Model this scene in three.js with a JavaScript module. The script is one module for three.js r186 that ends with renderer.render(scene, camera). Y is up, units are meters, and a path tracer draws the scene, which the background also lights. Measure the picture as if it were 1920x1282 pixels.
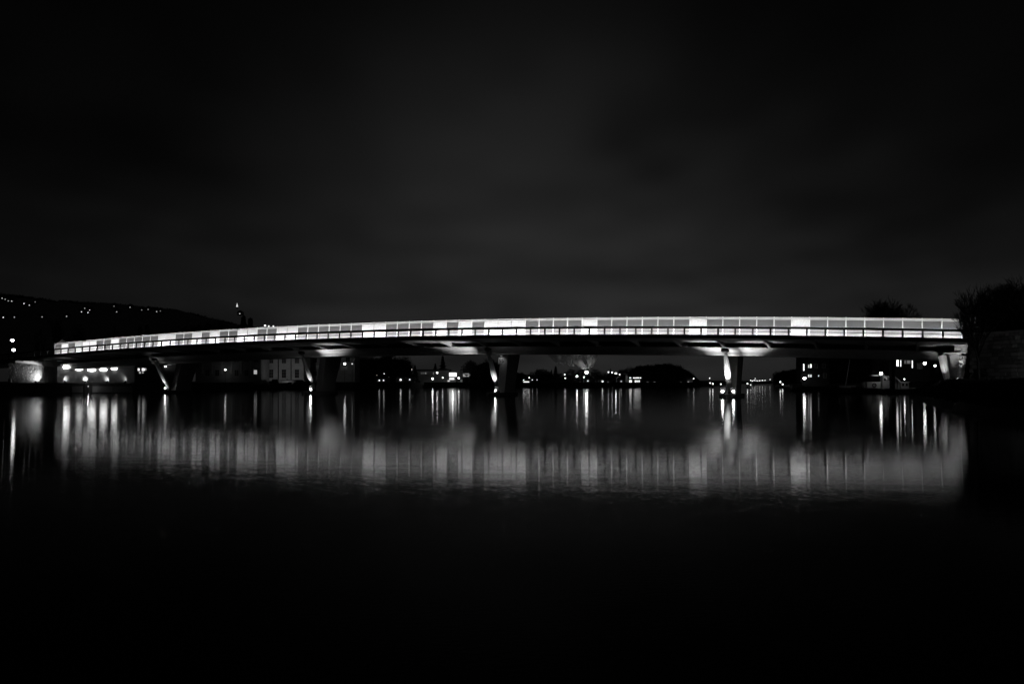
import * as THREE from 'three';
import { mergeGeometries, toCreasedNormals } from 'three/addons/utils/BufferGeometryUtils.js';
import { RoundedBoxGeometry } from 'three/addons/geometries/RoundedBoxGeometry.js';
import { RectAreaLightUniformsLib } from 'three/addons/lights/RectAreaLightUniformsLib.js';

// ---------------------------------------------------------------- camera, sky, exposure
const FOCAL = 1780, HORIZON = 715, EYE = 2.3;              // pixels of a 1920 x 1282 frame; metres above the water
const scene = new THREE.Scene();
const camera = new THREE.PerspectiveCamera(2 * Math.atan(641 / FOCAL) * 180 / Math.PI, 1920 / 1282, 0.5, 6000);
camera.position.set(0, EYE, 0);
camera.setViewOffset(1920, 1282, 0, 641 - HORIZON, 1920, 1282);   // shift lens: the horizon lies below the middle
const renderer = new THREE.WebGLRenderer({ antialias: true });
renderer.toneMapping = THREE.LinearToneMapping;
renderer.toneMappingExposure = 1;
renderer.shadowMap.enabled = true;
RectAreaLightUniformsLib.init();

function rng(seed) { let s = seed >>> 0; return () => { s = (s + 0x6d2b79f5) | 0; let t = Math.imul(s ^ (s >>> 15), 1 | s); t = (t + Math.imul(t ^ (t >>> 7), 61 | t)) ^ t; return ((t ^ (t >>> 14)) >>> 0) / 4294967296; }; }
function valueNoise(seed) {
  const r = rng(seed), N = 64, g = Float32Array.from({ length: N * N }, () => r());
  const at = (x, y) => g[((y % N + N) % N) * N + ((x % N + N) % N)];
  return (x, y) => { const ix = Math.floor(x), iy = Math.floor(y), fx = x - ix, fy = y - iy, sx = fx * fx * (3 - 2 * fx), sy = fy * fy * (3 - 2 * fy); const a = at(ix, iy), b = at(ix + 1, iy), c = at(ix, iy + 1), d = at(ix + 1, iy + 1); return a + (b - a) * sx + (c - a) * sy + (a - b - c + d) * sx * sy; };
}
{ // night sky: the glow of the town under thin cloud, fading upwards and to either side of the town
  const W = 1024, H = 512, data = new Float32Array(W * H * 4), n1 = valueNoise(3), n2 = valueNoise(8);
  for (let r = 0; r < H; r++) for (let c = 0; c < W; c++) {
    const el = ((r + 0.5) / H - 0.5) * 180, az = (((c + 0.5) / W - 0.5) * 360 + 90 + 540) % 360 - 180;   // degrees from the view direction
    const e = Math.max(el, 0), k = 1 / (Math.sin(e * Math.PI / 180) + 0.14), px = Math.sin(az * Math.PI / 180) * k, pz = Math.cos(az * Math.PI / 180) * k;
    const cloud = 0.5 * n1(px * 1.3 + 5.2, pz * 0.8 + 41) + 0.3 * n2(px * 3.1 + 3, pz * 2.3 + 9) + 0.2 * n1(px * 7 + 20, pz * 5 + 11) - 0.5;
    const da = az - 6 + 0.25 * Math.min(e, 24), dome = Math.exp(-Math.pow(da / Math.max(9, 26 - 0.8 * e), 2)) * Math.exp(-Math.pow(e / 18.5, 3));
    const v = Math.max(0.0008, (0.0009 + 0.0034 * Math.exp(-e / 11) + 0.0127 * dome) * (1 + 1.5 * cloud));
    const o = (r * W + c) * 4; data[o] = data[o + 1] = data[o + 2] = v; data[o + 3] = 1;
  }
  const sky = new THREE.DataTexture(data, W, H, THREE.RGBAFormat, THREE.FloatType);
  sky.mapping = THREE.EquirectangularReflectionMapping; sky.magFilter = THREE.LinearFilter; sky.needsUpdate = true;
  scene.background = sky; scene.environment = sky;
}

// ---------------------------------------------------------------- helpers
const V = (x, y, z) => new THREE.Vector3(x, y, z);
const px = (u, v, d) => V((u - 960) / FOCAL * d, EYE + (HORIZON - v) / FOCAL * d, -d);          // a direction of the photograph at a known depth
const flat = (u, d, y = 0) => V((u - 960) / FOCAL * d, y, -d);
const used = new Map();
function numbered(name) { const k = used.get(name) ?? 0; used.set(name, k + 1); return k ? name + '_' + String(k).padStart(3, '0') : name; }
function tag(o, label, category, group, kind) { if (label) o.userData.label = label; if (category) o.userData.category = category; if (group) o.userData.group = group; if (kind) o.userData.kind = kind; return o; }
function thing(name, pos, label, category, group) { const o = new THREE.Group(); o.name = numbered(name); o.position.copy(pos); scene.add(o); return tag(o, label, category, group); }
function sub(name, parent, at) { const o = new THREE.Group(); o.name = name; if (at) o.position.copy(at); parent.add(o); return o; }
function mesh(name, geo, mat, parent = scene, pos, rot) { const m = new THREE.Mesh(geo, mat); m.name = parent === scene ? numbered(name) : name; m.castShadow = m.receiveShadow = true; if (pos) m.position.copy(pos); if (rot) m.rotation.set(rot[0], rot[1], rot[2], 'YXZ'); parent.add(m); return m; }
function offsetOf(o) { const p = V(0, 0, 0); for (; o && o !== scene; o = o.parent) p.add(o.position); return p; }
const world = (name, geo, mat, parent) => mesh(name, geo, mat, parent, parent === scene ? undefined : offsetOf(parent).negate());   // geometry given in world coordinates
const UNIT = new THREE.BoxGeometry(1, 1, 1);
function box(name, mat, parent, pos, size, rot) { const m = mesh(name, UNIT, mat, parent, pos, rot); m.scale.set(...size); return m; }
function beamGeo(a, b, w, h) { // a bar from a to b
  const g = new THREE.BoxGeometry(a.distanceTo(b), h, w), m = new THREE.Matrix4(), x = b.clone().sub(a).normalize(), z = V(0, 1, 0).cross(x).negate().normalize();
  if (z.lengthSq() < 0.5) z.set(0, 0, 1); const y = z.clone().cross(x); m.makeBasis(x, y, z).setPosition(a.clone().lerp(b, 0.5)); return g.applyMatrix4(m);
}
function tubeGeo(a, b, ra, rb, n = 8) { const g = new THREE.CylinderGeometry(rb, ra, a.distanceTo(b), n); g.applyQuaternion(new THREE.Quaternion().setFromUnitVectors(V(0, 1, 0), b.clone().sub(a).normalize())); const c = a.clone().lerp(b, 0.5); return g.translate(c.x, c.y, c.z); }

// textures: grain and patches only
function grey(W, H, f, srgb) { const d = new Uint8Array(W * H * 4); for (let y = 0; y < H; y++) for (let x = 0; x < W; x++) { const v = Math.max(0, Math.min(255, Math.round(255 * f(x / W, y / H)))), o = (y * W + x) * 4; d[o] = d[o + 1] = d[o + 2] = v; d[o + 3] = 255; } const t = new THREE.DataTexture(d, W, H); t.wrapS = t.wrapT = THREE.RepeatWrapping; t.magFilter = THREE.LinearFilter; if (srgb) t.colorSpace = THREE.SRGBColorSpace; t.needsUpdate = true; return t; }
const nA = valueNoise(21), nB = valueNoise(33), nC = valueNoise(44);
const grainTex = grey(512, 512, (x, y) => 0.62 + 0.2 * nA(x * 64 / 8, y * 64 / 8) + 0.12 * nB(x * 32, y * 32) + 0.1 * nC(x * 64, y * 64));
const streakTex = grey(512, 512, (x, y) => 0.74 + 0.16 * nA(x * 64, y * 4) + 0.1 * nB(x * 32, y * 8));
const rep = (t, x, y) => { const c = t.clone(); c.repeat.set(x, y); c.needsUpdate = true; return c; };
const std = (v, roughness = 0.8, o = {}) => new THREE.MeshStandardMaterial({ color: new THREE.Color(v, v, v), roughness, ...o });
const M = {
  concrete: std(0.5, 0.75, { map: rep(grainTex, 0.25, 0.25), bumpMap: rep(grainTex, 0.5, 0.5), bumpScale: 0.01 }),
  concreteBox: std(0.42, 0.8, { map: grainTex }),
  steelDark: std(0.022, 0.55, { metalness: 0.2 }),
  steelGrey: std(0.12, 0.5, { metalness: 0.3 }),
  girder: std(0.5, 0.55, { map: rep(streakTex, 0.06, 0.4) }),
  haunch: std(0.5, 0.75, { side: THREE.DoubleSide }),
  white: std(0.8, 0.5, { map: streakTex }),
  whiteB: std(0.74, 0.5, { map: rep(streakTex, 1.3, 0.7) }), whiteC: std(0.82, 0.5, { map: rep(streakTex, 0.7, 1.1) }),
  lowerPanel: std(0.22, 0.5, { map: rep(streakTex, 0.8, 1.4) }),
  frame: std(0.78, 0.45),
  glassB: new THREE.MeshPhysicalMaterial({ color: new THREE.Color(0.55, 0.55, 0.55), roughness: 0.6, transmission: 0.86, thickness: 0 }),
  glassGrey: new THREE.MeshPhysicalMaterial({ color: new THREE.Color(0.62, 0.62, 0.62), roughness: 0.55, transmission: 0.87, thickness: 0 }),
  stone: std(0.3, 0.9, { map: grainTex }),
  stoneB: std(0.22, 0.9, { map: grainTex }),
  stoneC: std(0.38, 0.85, { map: grainTex }),
  mortar: std(0.16, 0.95),
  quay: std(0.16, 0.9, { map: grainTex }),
  earth: std(0.06, 0.95, { map: rep(grainTex, 0.05, 0.05) }),
  asphalt: std(0.06, 0.9),
  bark: std(0.05, 0.95),
  twig: std(0.045, 0.95),
  needles: std(0.03, 0.95, { side: THREE.DoubleSide }),
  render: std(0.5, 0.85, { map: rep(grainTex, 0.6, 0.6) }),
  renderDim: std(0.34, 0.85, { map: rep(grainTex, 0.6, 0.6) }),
  dark: std(0.03, 0.8),
  roof: std(0.05, 0.8),
  pane: new THREE.MeshPhysicalMaterial({ color: new THREE.Color(0.02, 0.02, 0.02), roughness: 0.08 }),
  woodDark: std(0.08, 0.8, { map: streakTex }),
  hull: std(0.07, 0.4), hullWhite: std(0.6, 0.35), cabin: std(0.35, 0.5),
  hill: std(0.7, 1, { map: rep(grainTex, 0.012, 0.012) }), slope: std(0.05, 1, { map: rep(grainTex, 0.1, 0.1) }),
  shield: std(0.02, 0.8, { side: THREE.DoubleSide }),
  grassBlade: std(0.06, 0.9, { side: THREE.DoubleSide }),
};
const glowCache = new Map();
function glow(v) { if (!glowCache.has(v)) glowCache.set(v, new THREE.MeshStandardMaterial({ color: 0x111111, emissive: 0xffffff, emissiveIntensity: v, roughness: 0.5 })); return glowCache.get(v); }
function pointLight(parent, at, intensity, radius = 0.1) { const l = new THREE.PointLight(0xffffff, intensity); l.position.copy(at); l.castShadow = true; l.shadow.radius = radius / 0.02; l.name = 'lamp_light'; parent.add(l); return l; }
function spotLight(parent, at, target, intensity, angle, penumbra = 0.6, radius = 0.06) { const l = new THREE.SpotLight(0xffffff, intensity, 0, angle, penumbra); l.position.copy(at); l.target.position.copy(target); l.castShadow = true; l.shadow.radius = radius / 0.02; l.name = 'spot_light'; parent.add(l); parent.add(l.target); return l; }

// ---------------------------------------------------------------- water
{
  const W = 1024, L = 12, r = rng(77), waves = [];
  for (let i = 0; i < 48; i++) { const len = i < 40 ? 0.05 * Math.pow(4.2, r()) : 0.5 * Math.pow(4, r()), a = (r() > 0.5 ? 1 : -1) * Math.PI / 2 + (r() - 0.5) * 1.5; const kx = Math.round(Math.cos(a) * L / len), ky = Math.round(Math.sin(a) * L / len); if (kx || ky) waves.push([kx, ky, r() * 6.283, i < 40 ? 1 : 0.22]); }
  const cosT = Float32Array.from({ length: 4096 }, (_, i) => Math.cos(i / 4096 * 2 * Math.PI)), data = new Float32Array(W * W * 4), s = 1 / Math.sqrt(waves.length / 2);
  const dir = waves.map(([kx, ky]) => { const m = Math.hypot(kx, ky); return [kx / m, ky / m]; });
  for (let y = 0; y < W; y++) for (let x = 0; x < W; x++) {
    let sx = 0, sy = 0;
    for (let i = 0; i < waves.length; i++) { const w = waves[i], c = cosT[(((w[0] * x + w[1] * y) * 4 + w[2] * 652) | 0) & 4095]; sx += w[3] * c * dir[i][0]; sy += w[3] * c * dir[i][1]; }
    sx *= s * 0.5; sy *= s * 0.5;                                     // slope, to be scaled by normalScale
    const m = 1 / Math.sqrt(sx * sx + sy * sy + 1), o = (y * W + x) * 4; data[o] = -sx * m * 0.5 + 0.5; data[o + 1] = -sy * m * 0.5 + 0.5; data[o + 2] = m * 0.5 + 0.5; data[o + 3] = 1;
  }
  const t = new THREE.DataTexture(data, W, W, THREE.RGBAFormat, THREE.FloatType); t.wrapS = t.wrapT = THREE.RepeatWrapping; t.magFilter = THREE.LinearFilter; t.needsUpdate = true; t.repeat.set(1 / L, 1 / L);
  const mat = new THREE.MeshPhysicalMaterial({ color: new THREE.Color(0.004, 0.004, 0.004), roughness: 0.035, ior: 1.33, specularIntensity: 0.05, anisotropy: 1, anisotropyRotation: Math.PI / 2, normalMap: t, normalScale: new THREE.Vector2(0.004, 0.014) });
  const g = new THREE.PlaneGeometry(3000, 2400); g.rotateX(-Math.PI / 2); g.translate(0, 0, -1150);
  const p = g.attributes.position, uv = g.attributes.uv; for (let i = 0; i < p.count; i++) uv.setXY(i, p.getX(i), -p.getZ(i));
  tag(mesh('river_water', g, mat), 'dark still river water mirroring the lit bridge', 'water', null, 'structure');
}

// ---------------------------------------------------------------- bridge line: equal modules along a gentle curve in plan, arched in height
const MOD = 2.3, LINE = (() => {
  const step = 0.1, lo = -60, hi = 70, n = Math.round((hi - lo) / step) + 1, X = new Float64Array(n), Z = new Float64Array(n), T = (k) => 0.44548 - 0.11102 * (lo + k * step - 24) / 50, i0 = Math.round((24 - lo) / step);
  X[i0] = 1.74426 * MOD; Z[i0] = 61.95343 * MOD;
  for (let k = i0 + 1; k < n; k++) { const t = (T(k) + T(k - 1)) / 2; X[k] = X[k - 1] + Math.cos(t) * step * MOD; Z[k] = Z[k - 1] - Math.sin(t) * step * MOD; }
  for (let k = i0 - 1; k >= 0; k--) { const t = (T(k) + T(k + 1)) / 2; X[k] = X[k + 1] - Math.cos(t) * step * MOD; Z[k] = Z[k + 1] + Math.sin(t) * step * MOD; }
  return { lo, step, X, Z };
})();
const heading = (n) => 0.44548 - 0.11102 * (n - 24) / 50;
const deckY = (n) => { const t = n / 50; return 9.03 + 1.56 * t - 3.38 * t * t + 0.08 * t * t * t; };
function at(n, o, y) { // n modules along the bridge, o metres towards the river side we look from, y metres above water
  const k = (n - LINE.lo) / LINE.step, i = Math.floor(k), f = k - i, x = LINE.X[i] * (1 - f) + LINE.X[i + 1] * f, z = LINE.Z[i] * (1 - f) + LINE.Z[i + 1] * f, th = heading(n);
  return V(x - Math.sin(th) * o, y, -(z - Math.cos(th) * o));
}
const yaw = (n) => -heading(n);
const grade = (n) => Math.atan((deckY(n + 0.5) - deckY(n - 0.5)) / MOD);
function loft(profile, n0, n1, step = 0.5, crease = 0.6, cap = true) { // profile: closed ring of [o, y above deck]
  const pos = [], uv = [], idx = [], K = Math.max(1, Math.round((n1 - n0) / step)), R = profile.length, len = [0];
  for (let j = 1; j <= R; j++) { const a = profile[j - 1], b = profile[j % R]; len.push(len[j - 1] + Math.hypot(a[0] - b[0], a[1] - b[1])); }
  for (let i = 0; i <= K; i++) { const n = n0 + (n1 - n0) * i / K; for (let j = 0; j <= R; j++) { const [o, y] = profile[j % R], p = at(n, o, deckY(n) + y); pos.push(p.x, p.y, p.z); uv.push((n - n0) * MOD, len[j]); } }
  for (let i = 0; i < K; i++) for (let j = 0; j < R; j++) { const a = i * (R + 1) + j, b = a + R + 1; idx.push(a, b, a + 1, b, b + 1, a + 1); }
  if (cap) { const tri = THREE.ShapeUtils.triangulateShape(profile.map(([o, y]) => new THREE.Vector2(o, y)), []); for (const [a, b, c] of tri) { idx.push(a, b, c); const s = K * (R + 1); idx.push(s + a, s + c, s + b); } }
  const g = new THREE.BufferGeometry(); g.setAttribute('position', new THREE.Float32BufferAttribute(pos, 3)); g.setAttribute('uv', new THREE.Float32BufferAttribute(uv, 2)); g.setIndex(idx);
  return toCreasedNormals(g, crease);
}
const FIRST = -25, LAST = 49, PIERS = [-13.85, 2.75, 19.23, 35.75];
const bridge = thing('bridge', at(12, -8.3, 0), 'long arched bridge with a lit panel wall crossing the river', 'bridge');
const inBridge = offsetOf(bridge).negate();
const putB = (p) => p.clone().add(inBridge);

// deck, edge beam, girder
world('deck_slab', loft([[3.2, 0], [-19.8, 0], [-19.8, -0.28], [-12.6, -0.62], [-4.2, -0.62], [2.4, -0.44], [3.2, -0.28]], -33, 49.7), M.concrete, bridge);
world('edge_beam', loft([[3.36, 0.1], [3.2, 0.1], [3.2, -0.3], [3.36, -0.3]], -33, 49.6), M.steelDark, bridge);
world('girder_web', loft([[-8.0, -0.6], [-11.0, -0.6], [-11.0, -1.32], [-8.0, -1.32]], -29, 49.5), M.concrete, bridge);
world('girder', loft([[-4.1, -1.24], [-12.7, -1.24], [-12.95, -1.5], [-12.4, -2.1], [-11.2, -2.42], [-5.6, -2.42], [-5.36, -2.38], [-5.26, -2.22], [-5.1, -1.95], [-4.78, -1.7], [-4.35, -1.5], [-3.97, -1.39], [-3.9, -1.31]], -29, 49.4, 0.5, 0.9), M.girder, bridge);
// cantilever ribs, six to a span
const ribShape = new THREE.Shape(); ribShape.moveTo(3.0, -0.31); ribShape.lineTo(3.0, -0.4); ribShape.quadraticCurveTo(-0.6, -0.66, -4.0, -1.3); ribShape.lineTo(-8.1, -1.3); ribShape.lineTo(-8.1, -0.6); ribShape.lineTo(-4.2, -0.6); ribShape.lineTo(2.4, -0.42);
const ribGeo = new THREE.ExtrudeGeometry(ribShape, { depth: 0.3, bevelEnabled: true, bevelSize: 0.02, bevelThickness: 0.02, bevelSegments: 1, curveSegments: 8 }); ribGeo.translate(0, 0, -0.15); ribGeo.rotateY(-Math.PI / 2);
const RIBSTEP = (PIERS[3] - PIERS[0]) / 18;
for (let k = -5; k <= 22; k++) { const n = PIERS[0] + k * RIBSTEP; if (n > -31 && n < 50) mesh('rib', ribGeo, M.concreteBox, bridge, putB(at(n, 0, deckY(n) - 0.005)), [0, yaw(n), 0]); }

// the panel wall between walkway and road: a post at every module, an opaque panel below and a glass or white panel above
const wall = sub('panel_wall', bridge);
const panelTones = [M.white, M.whiteB, M.whiteC];
const LEAN = 0.1, WALLH = 2.74, whitePanels = new Set([-24, -22, -21, -20, -17, -11, -10, -7, -5, -2, -1, 2, 3, 10, 11, 16, 18, 20, 21, 22, 27, 34, 40]);
const wallPoint = (n, h, fwd = 0) => at(n, -h * Math.sin(LEAN) + fwd, deckY(n) + h * Math.cos(LEAN));
const postGeo = new RoundedBoxGeometry(0.13, WALLH + 0.12, 0.16, 1, 0.02);
for (let n = FIRST; n <= LAST; n++) mesh('post', postGeo, M.frame, wall, putB(wallPoint(n, WALLH / 2 + 0.02, whitePanels.has(n) && whitePanels.has(n - 1) ? -0.16 : 0.02)), [-LEAN, yaw(n), 0]);
for (let n = FIRST; n < LAST; n++) {
  const c = n + 0.5, rot = [-LEAN, yaw(c), grade(c)];
  box('lower_panel', whitePanels.has(n) ? panelTones[(n * 7 + 100) % 3] : M.lowerPanel, wall, putB(wallPoint(c, 0.75)), [MOD - 0.16, 1.3, 0.05], rot);
  box(whitePanels.has(n) ? 'white_panel' : 'glass_panel', whitePanels.has(n) ? panelTones[(n * 7 + 100) % 3] : [M.glassGrey, M.glassB][(n * 5 + 200) % 3 === 0 ? 1 : 0], wall, putB(wallPoint(c, 1.98)), [MOD - 0.16, 0.94, 0.03], rot);
}
const rail = (o0, y0, w, h, a = FIRST, b = LAST) => loft([[o0 + w / 2, y0 + h], [o0 - w / 2, y0 + h], [o0 - w / 2, y0], [o0 + w / 2, y0]], a - 0.03, b + 0.03);
world('top_rail', rail(-WALLH * Math.sin(LEAN), 2.66, 0.18, 0.1), M.frame, wall);
world('upper_rail', rail(-2.48 * Math.sin(LEAN) + 0.03, 2.44, 0.12, 0.1), M.frame, wall);
world('cornice_strip', rail(-2.6 * Math.sin(LEAN), 2.54, 0.03, 0.12), M.white, wall);
world('middle_rail', rail(-1.45 * Math.sin(LEAN) + 0.03, 1.42, 0.12, 0.08), M.frame, wall);
world('base_rail', rail(0.02, 0.02, 0.16, 0.1), M.frame, wall);

// front railing
const railing = sub('railing', bridge);
const RO = 3.05, RH = 1.26;
world('handrail', rail(RO - 0.13, RH - 0.26, 0.16, 0.32, -33, 49.6), M.steelDark, railing);
world('bottom_rail', rail(RO, 0.1, 0.08, 0.1, -33, 49.6), M.steelDark, railing);
world('cable', rail(RO - 0.06, 0.58, 0.04, 0.09, -33, 49.6), M.steelDark, railing);
const railPostGeo = new RoundedBoxGeometry(0.27, RH, 0.12, 1, 0.015);
for (let n = -33; n <= 49; n++) mesh('railing_post', railPostGeo, M.steelDark, railing, putB(at(n, RO - 0.07, deckY(n) + RH / 2)), [-0.1, yaw(n), 0]);
// light strip let into the walkway at the foot of the wall, tilted towards it
const walkway = sub('walkway_lighting', bridge);
for (let n = FIRST; n < LAST; n += 2) {
  const c = n + 1, len = 2 * MOD * 0.97, from = at(c, 1.2, deckY(c) + 0.1), tgt = at(c, -0.1, deckY(c) + 1.25), zAxis = from.clone().sub(tgt).normalize(), xAxis = V(Math.cos(heading(c)), Math.tan(grade(c)), Math.sin(heading(c))).normalize(), yAxis = zAxis.clone().cross(xAxis).normalize();
  box('light_strip', glow(8), walkway, putB(at(c, 1.24, deckY(c) + 0.05)), [len, 0.06, 0.06], [0, yaw(c), grade(c)]);
  const l = new THREE.RectAreaLight(0xffffff, n < 2 ? 165 : n < 16 ? 198 : 228, len, 0.06); l.position.copy(putB(from)); l.quaternion.setFromRotationMatrix(new THREE.Matrix4().makeBasis(yAxis.clone().cross(zAxis).normalize(), yAxis, zAxis)); l.name = 'strip_light'; walkway.add(l);
}

// piers: a slim spindle strut leaning to our side, a broad leg leaning away, on a low plinth
const strutProfile = []; for (let i = 0; i <= 16; i++) { const t = i / 16; strutProfile.push(new THREE.Vector2(0.15 + 0.3 * Math.pow(Math.sin(Math.PI * Math.pow(t, 0.8)), 0.8), t)); }
for (const n of PIERS) {
  const pier = sub('pier', bridge, putB(at(n, -8.3, 0))), inPier = (o, y, along = 0) => { const th = heading(n); return at(n, o, y).add(V(Math.cos(th) * along, 0, Math.sin(th) * along)).sub(at(n, -8.3, 0)); };
  const ps = new THREE.Shape(); const pw = 1.25; ps.moveTo(-5.1, 0); ps.quadraticCurveTo(-5.3, pw, -7.2, pw); ps.lineTo(-12.6, pw); ps.quadraticCurveTo(-13.7, pw, -13.8, 0); ps.quadraticCurveTo(-13.7, -pw, -12.6, -pw); ps.lineTo(-7.2, -pw); ps.quadraticCurveTo(-5.3, -pw, -5.1, 0);
  const pg = new THREE.ExtrudeGeometry(ps, { depth: 1.95, bevelEnabled: true, bevelSize: 0.05, bevelThickness: 0.05, bevelSegments: 2 }); pg.rotateX(-Math.PI / 2); pg.rotateY(-Math.PI / 2); pg.translate(0, -1.5, 8.3);
  mesh('plinth', pg, M.quay, pier, undefined, [0, yaw(n), 0]);
  const top = deckY(n) - 1.9, a = inPier(-8.1, 0.75), b = inPier(-4.5, top + 0.15);
  const sg = new THREE.LatheGeometry(strutProfile.map((p) => new THREE.Vector2(p.x, p.y * a.distanceTo(b))), 20); sg.applyQuaternion(new THREE.Quaternion().setFromUnitVectors(V(0, 1, 0), b.clone().sub(a).normalize())); sg.translate(a.x, a.y, a.z);
  mesh('strut', sg, M.girder, pier);
  mesh('strut_collar', tubeGeo(a.clone().lerp(b, 0.955), a.clone().lerp(b, 1.01), 0.2, 0.3, 14), M.steelDark, pier);
  mesh('strut_foot', tubeGeo(inPier(-8.15, 0.5), a.clone().lerp(b, 0.03), 0.34, 0.2, 14), M.steelDark, pier);
  const ls = new THREE.Shape(); ls.moveTo(-9.1, 0.4); ls.lineTo(-9.6, 2.2); ls.lineTo(-10.7, top + 0.2); ls.lineTo(-15.2, top + 0.2); ls.lineTo(-13.2, 2.2); ls.lineTo(-13.0, 0.4);
  const lg = new THREE.ExtrudeGeometry(ls, { depth: 1.3, bevelEnabled: true, bevelSize: 0.06, bevelThickness: 0.06, bevelSegments: 2 }); lg.translate(0, 0, -0.65); lg.rotateY(-Math.PI / 2); lg.translate(0, 0, 8.3);
  mesh('leg', lg, M.concreteBox, pier, undefined, [0, yaw(n), 0]);
  const cg = new THREE.SphereGeometry(0.5, 16, 8); cg.scale(1.2, 0.7, 1); mesh('bearing', cg, M.steelDark, pier, inPier(-4.6, top + 0.15));
}
// pier floodlights
const floodHead = new RoundedBoxGeometry(0.34, 0.3, 0.22, 2, 0.03), floodLens = new THREE.CircleGeometry(0.115, 16); 
function floodlight(pos, aim, label, cd, angle, lensGlow, extra = {}) {
  const f = thing('floodlight', pos, label, 'floodlight', extra.group), up = V(0, 0.28, 0), dir = aim.clone().sub(pos).sub(up).normalize();
  mesh('bracket', new THREE.BoxGeometry(0.1, 0.28, 0.1), M.steelDark, f, V(0, 0.14, 0));
  const q = new THREE.Quaternion().setFromUnitVectors(V(0, 0, 1), dir);
  const h = mesh('housing', floodHead, M.steelDark, f, up); h.quaternion.copy(q);
  const lens = mesh('lamp_lens', new THREE.SphereGeometry(extra.lens ?? 0.14, 14, 8), glow(lensGlow), f, up.clone().addScaledVector(dir, 0.12)); 
  spotLight(f, up.clone().addScaledVector(dir, 0.3), aim.clone().sub(pos), cd, angle, extra.penumbra ?? 0.7, 0.08);
  if (extra.shield !== undefined) { const g = new THREE.CylinderGeometry(0.4, 0.36, 1.0, 18, 1, true, Math.PI * 0.6, Math.PI * 0.8); g.rotateY(extra.shield); const m = mesh('added_shield', g, M.shield, f, V(0, 0.5, 0)); }  // shield added to keep the lamp's light off the pier leg behind it
  if (extra.strut) { const [to, cd2] = extra.strut, l = to.clone().sub(pos).sub(up).normalize(); spotLight(f, up.clone().addScaledVector(l, 0.3), to.clone().sub(pos), cd2, 0.36, 0.8, 0.06); }
  return f;
}
{
  const along = (n, o, y, m) => { const th = heading(n); return at(n, o, y).add(V(Math.cos(th) * m, 0, Math.sin(th) * m)); };
  const [a, b, c, d] = PIERS;
  floodlight(along(a, -6.9, 0.5, 0.3), along(a, -5.9, 4.2, 0), 'small floodlight at the foot of the pier beside the stone quay', 22, 0.5, 30, { lens: 0.15 });
  floodlight(along(b, -6.0, 0.5, 0.8), along(b, -3.3, deckY(b) - 1.2, 7), 'floodlight at the foot of the pier before the lit pale house', 300, 0.36, 45, { lens: 0.17, shield: yaw(b), strut: [along(b, -6.6, 3.2, 0), 32] });
  floodlight(along(c, -6.0, 0.45, 0.75), along(c, -3.2, deckY(c) - 1.2, -5.4), 'floodlight at the foot of the pier beside the hanging number sign', 460, 0.36, 32, { lens: 0.16, shield: yaw(c), strut: [along(c, -6.6, 3.2, 0), 75] });
  floodlight(along(d, -6.0, 0.45, -0.6), along(d, -3.2, deckY(d) - 1.2, -2.2), 'first of twin floodlights under the brightest spindle strut, aimed towards the town', 310, 0.36, 42, { lens: 0.17, shield: yaw(d), strut: [along(d, -5.9, 4.6, 0), 190] });
  floodlight(along(d, -6.0, 0.45, 0.85), along(d, -3.2, deckY(d) - 1.2, 4.4), 'second of twin floodlights under the brightest spindle strut, aimed towards the stone wall', 310, 0.38, 42, { lens: 0.17, shield: yaw(d), strut: [along(d, -5.9, 4.6, 0), 190] });
}
// clearance sign hanging from the girder
{
  const P = px(940, 676, 156.5), cv = document.createElement('canvas'); cv.width = cv.height = 256; const c = cv.getContext('2d'); c.fillStyle = '#b5b5b5'; c.fillRect(0, 0, 256, 256); c.fillStyle = '#161616'; c.font = 'bold 190px sans-serif'; c.textAlign = 'center'; c.textBaseline = 'middle'; c.fillText('55', 128, 138);
  const t = new THREE.CanvasTexture(cv); t.colorSpace = THREE.SRGBColorSpace; t.magFilter = THREE.LinearFilter;
  const s = thing('clearance_sign', P, 'square sign with the number 55 hanging under the bridge', 'sign');
  const plain = std(0.4, 0.7), face = std(1, 0.7, { map: t }); const m = new THREE.Mesh(new THREE.BoxGeometry(1.0, 1.05, 0.06), [plain, plain, plain, plain, face, plain]); m.name = 'sign_board'; m.rotation.y = 0.02; s.add(m);
  mesh('sign_lamp', new THREE.BoxGeometry(0.3, 0.1, 0.14), glow(0.25), s, V(0, 0.78, 0.5)); mesh('lamp_hood', new THREE.BoxGeometry(0.4, 0.16, 0.7), M.steelDark, s, V(0, 0.92, 0.32)); spotLight(s, V(0, 0.66, 0.62), V(0, -0.2, 0.03), 0.9, 1.1, 0.8, 0.05);
  for (const x of [-0.42, 0.42]) mesh('hanger', new THREE.CylinderGeometry(0.04, 0.04, 1.6, 6), M.steelDark, s, V(x, 1.3, 0));
}

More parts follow.
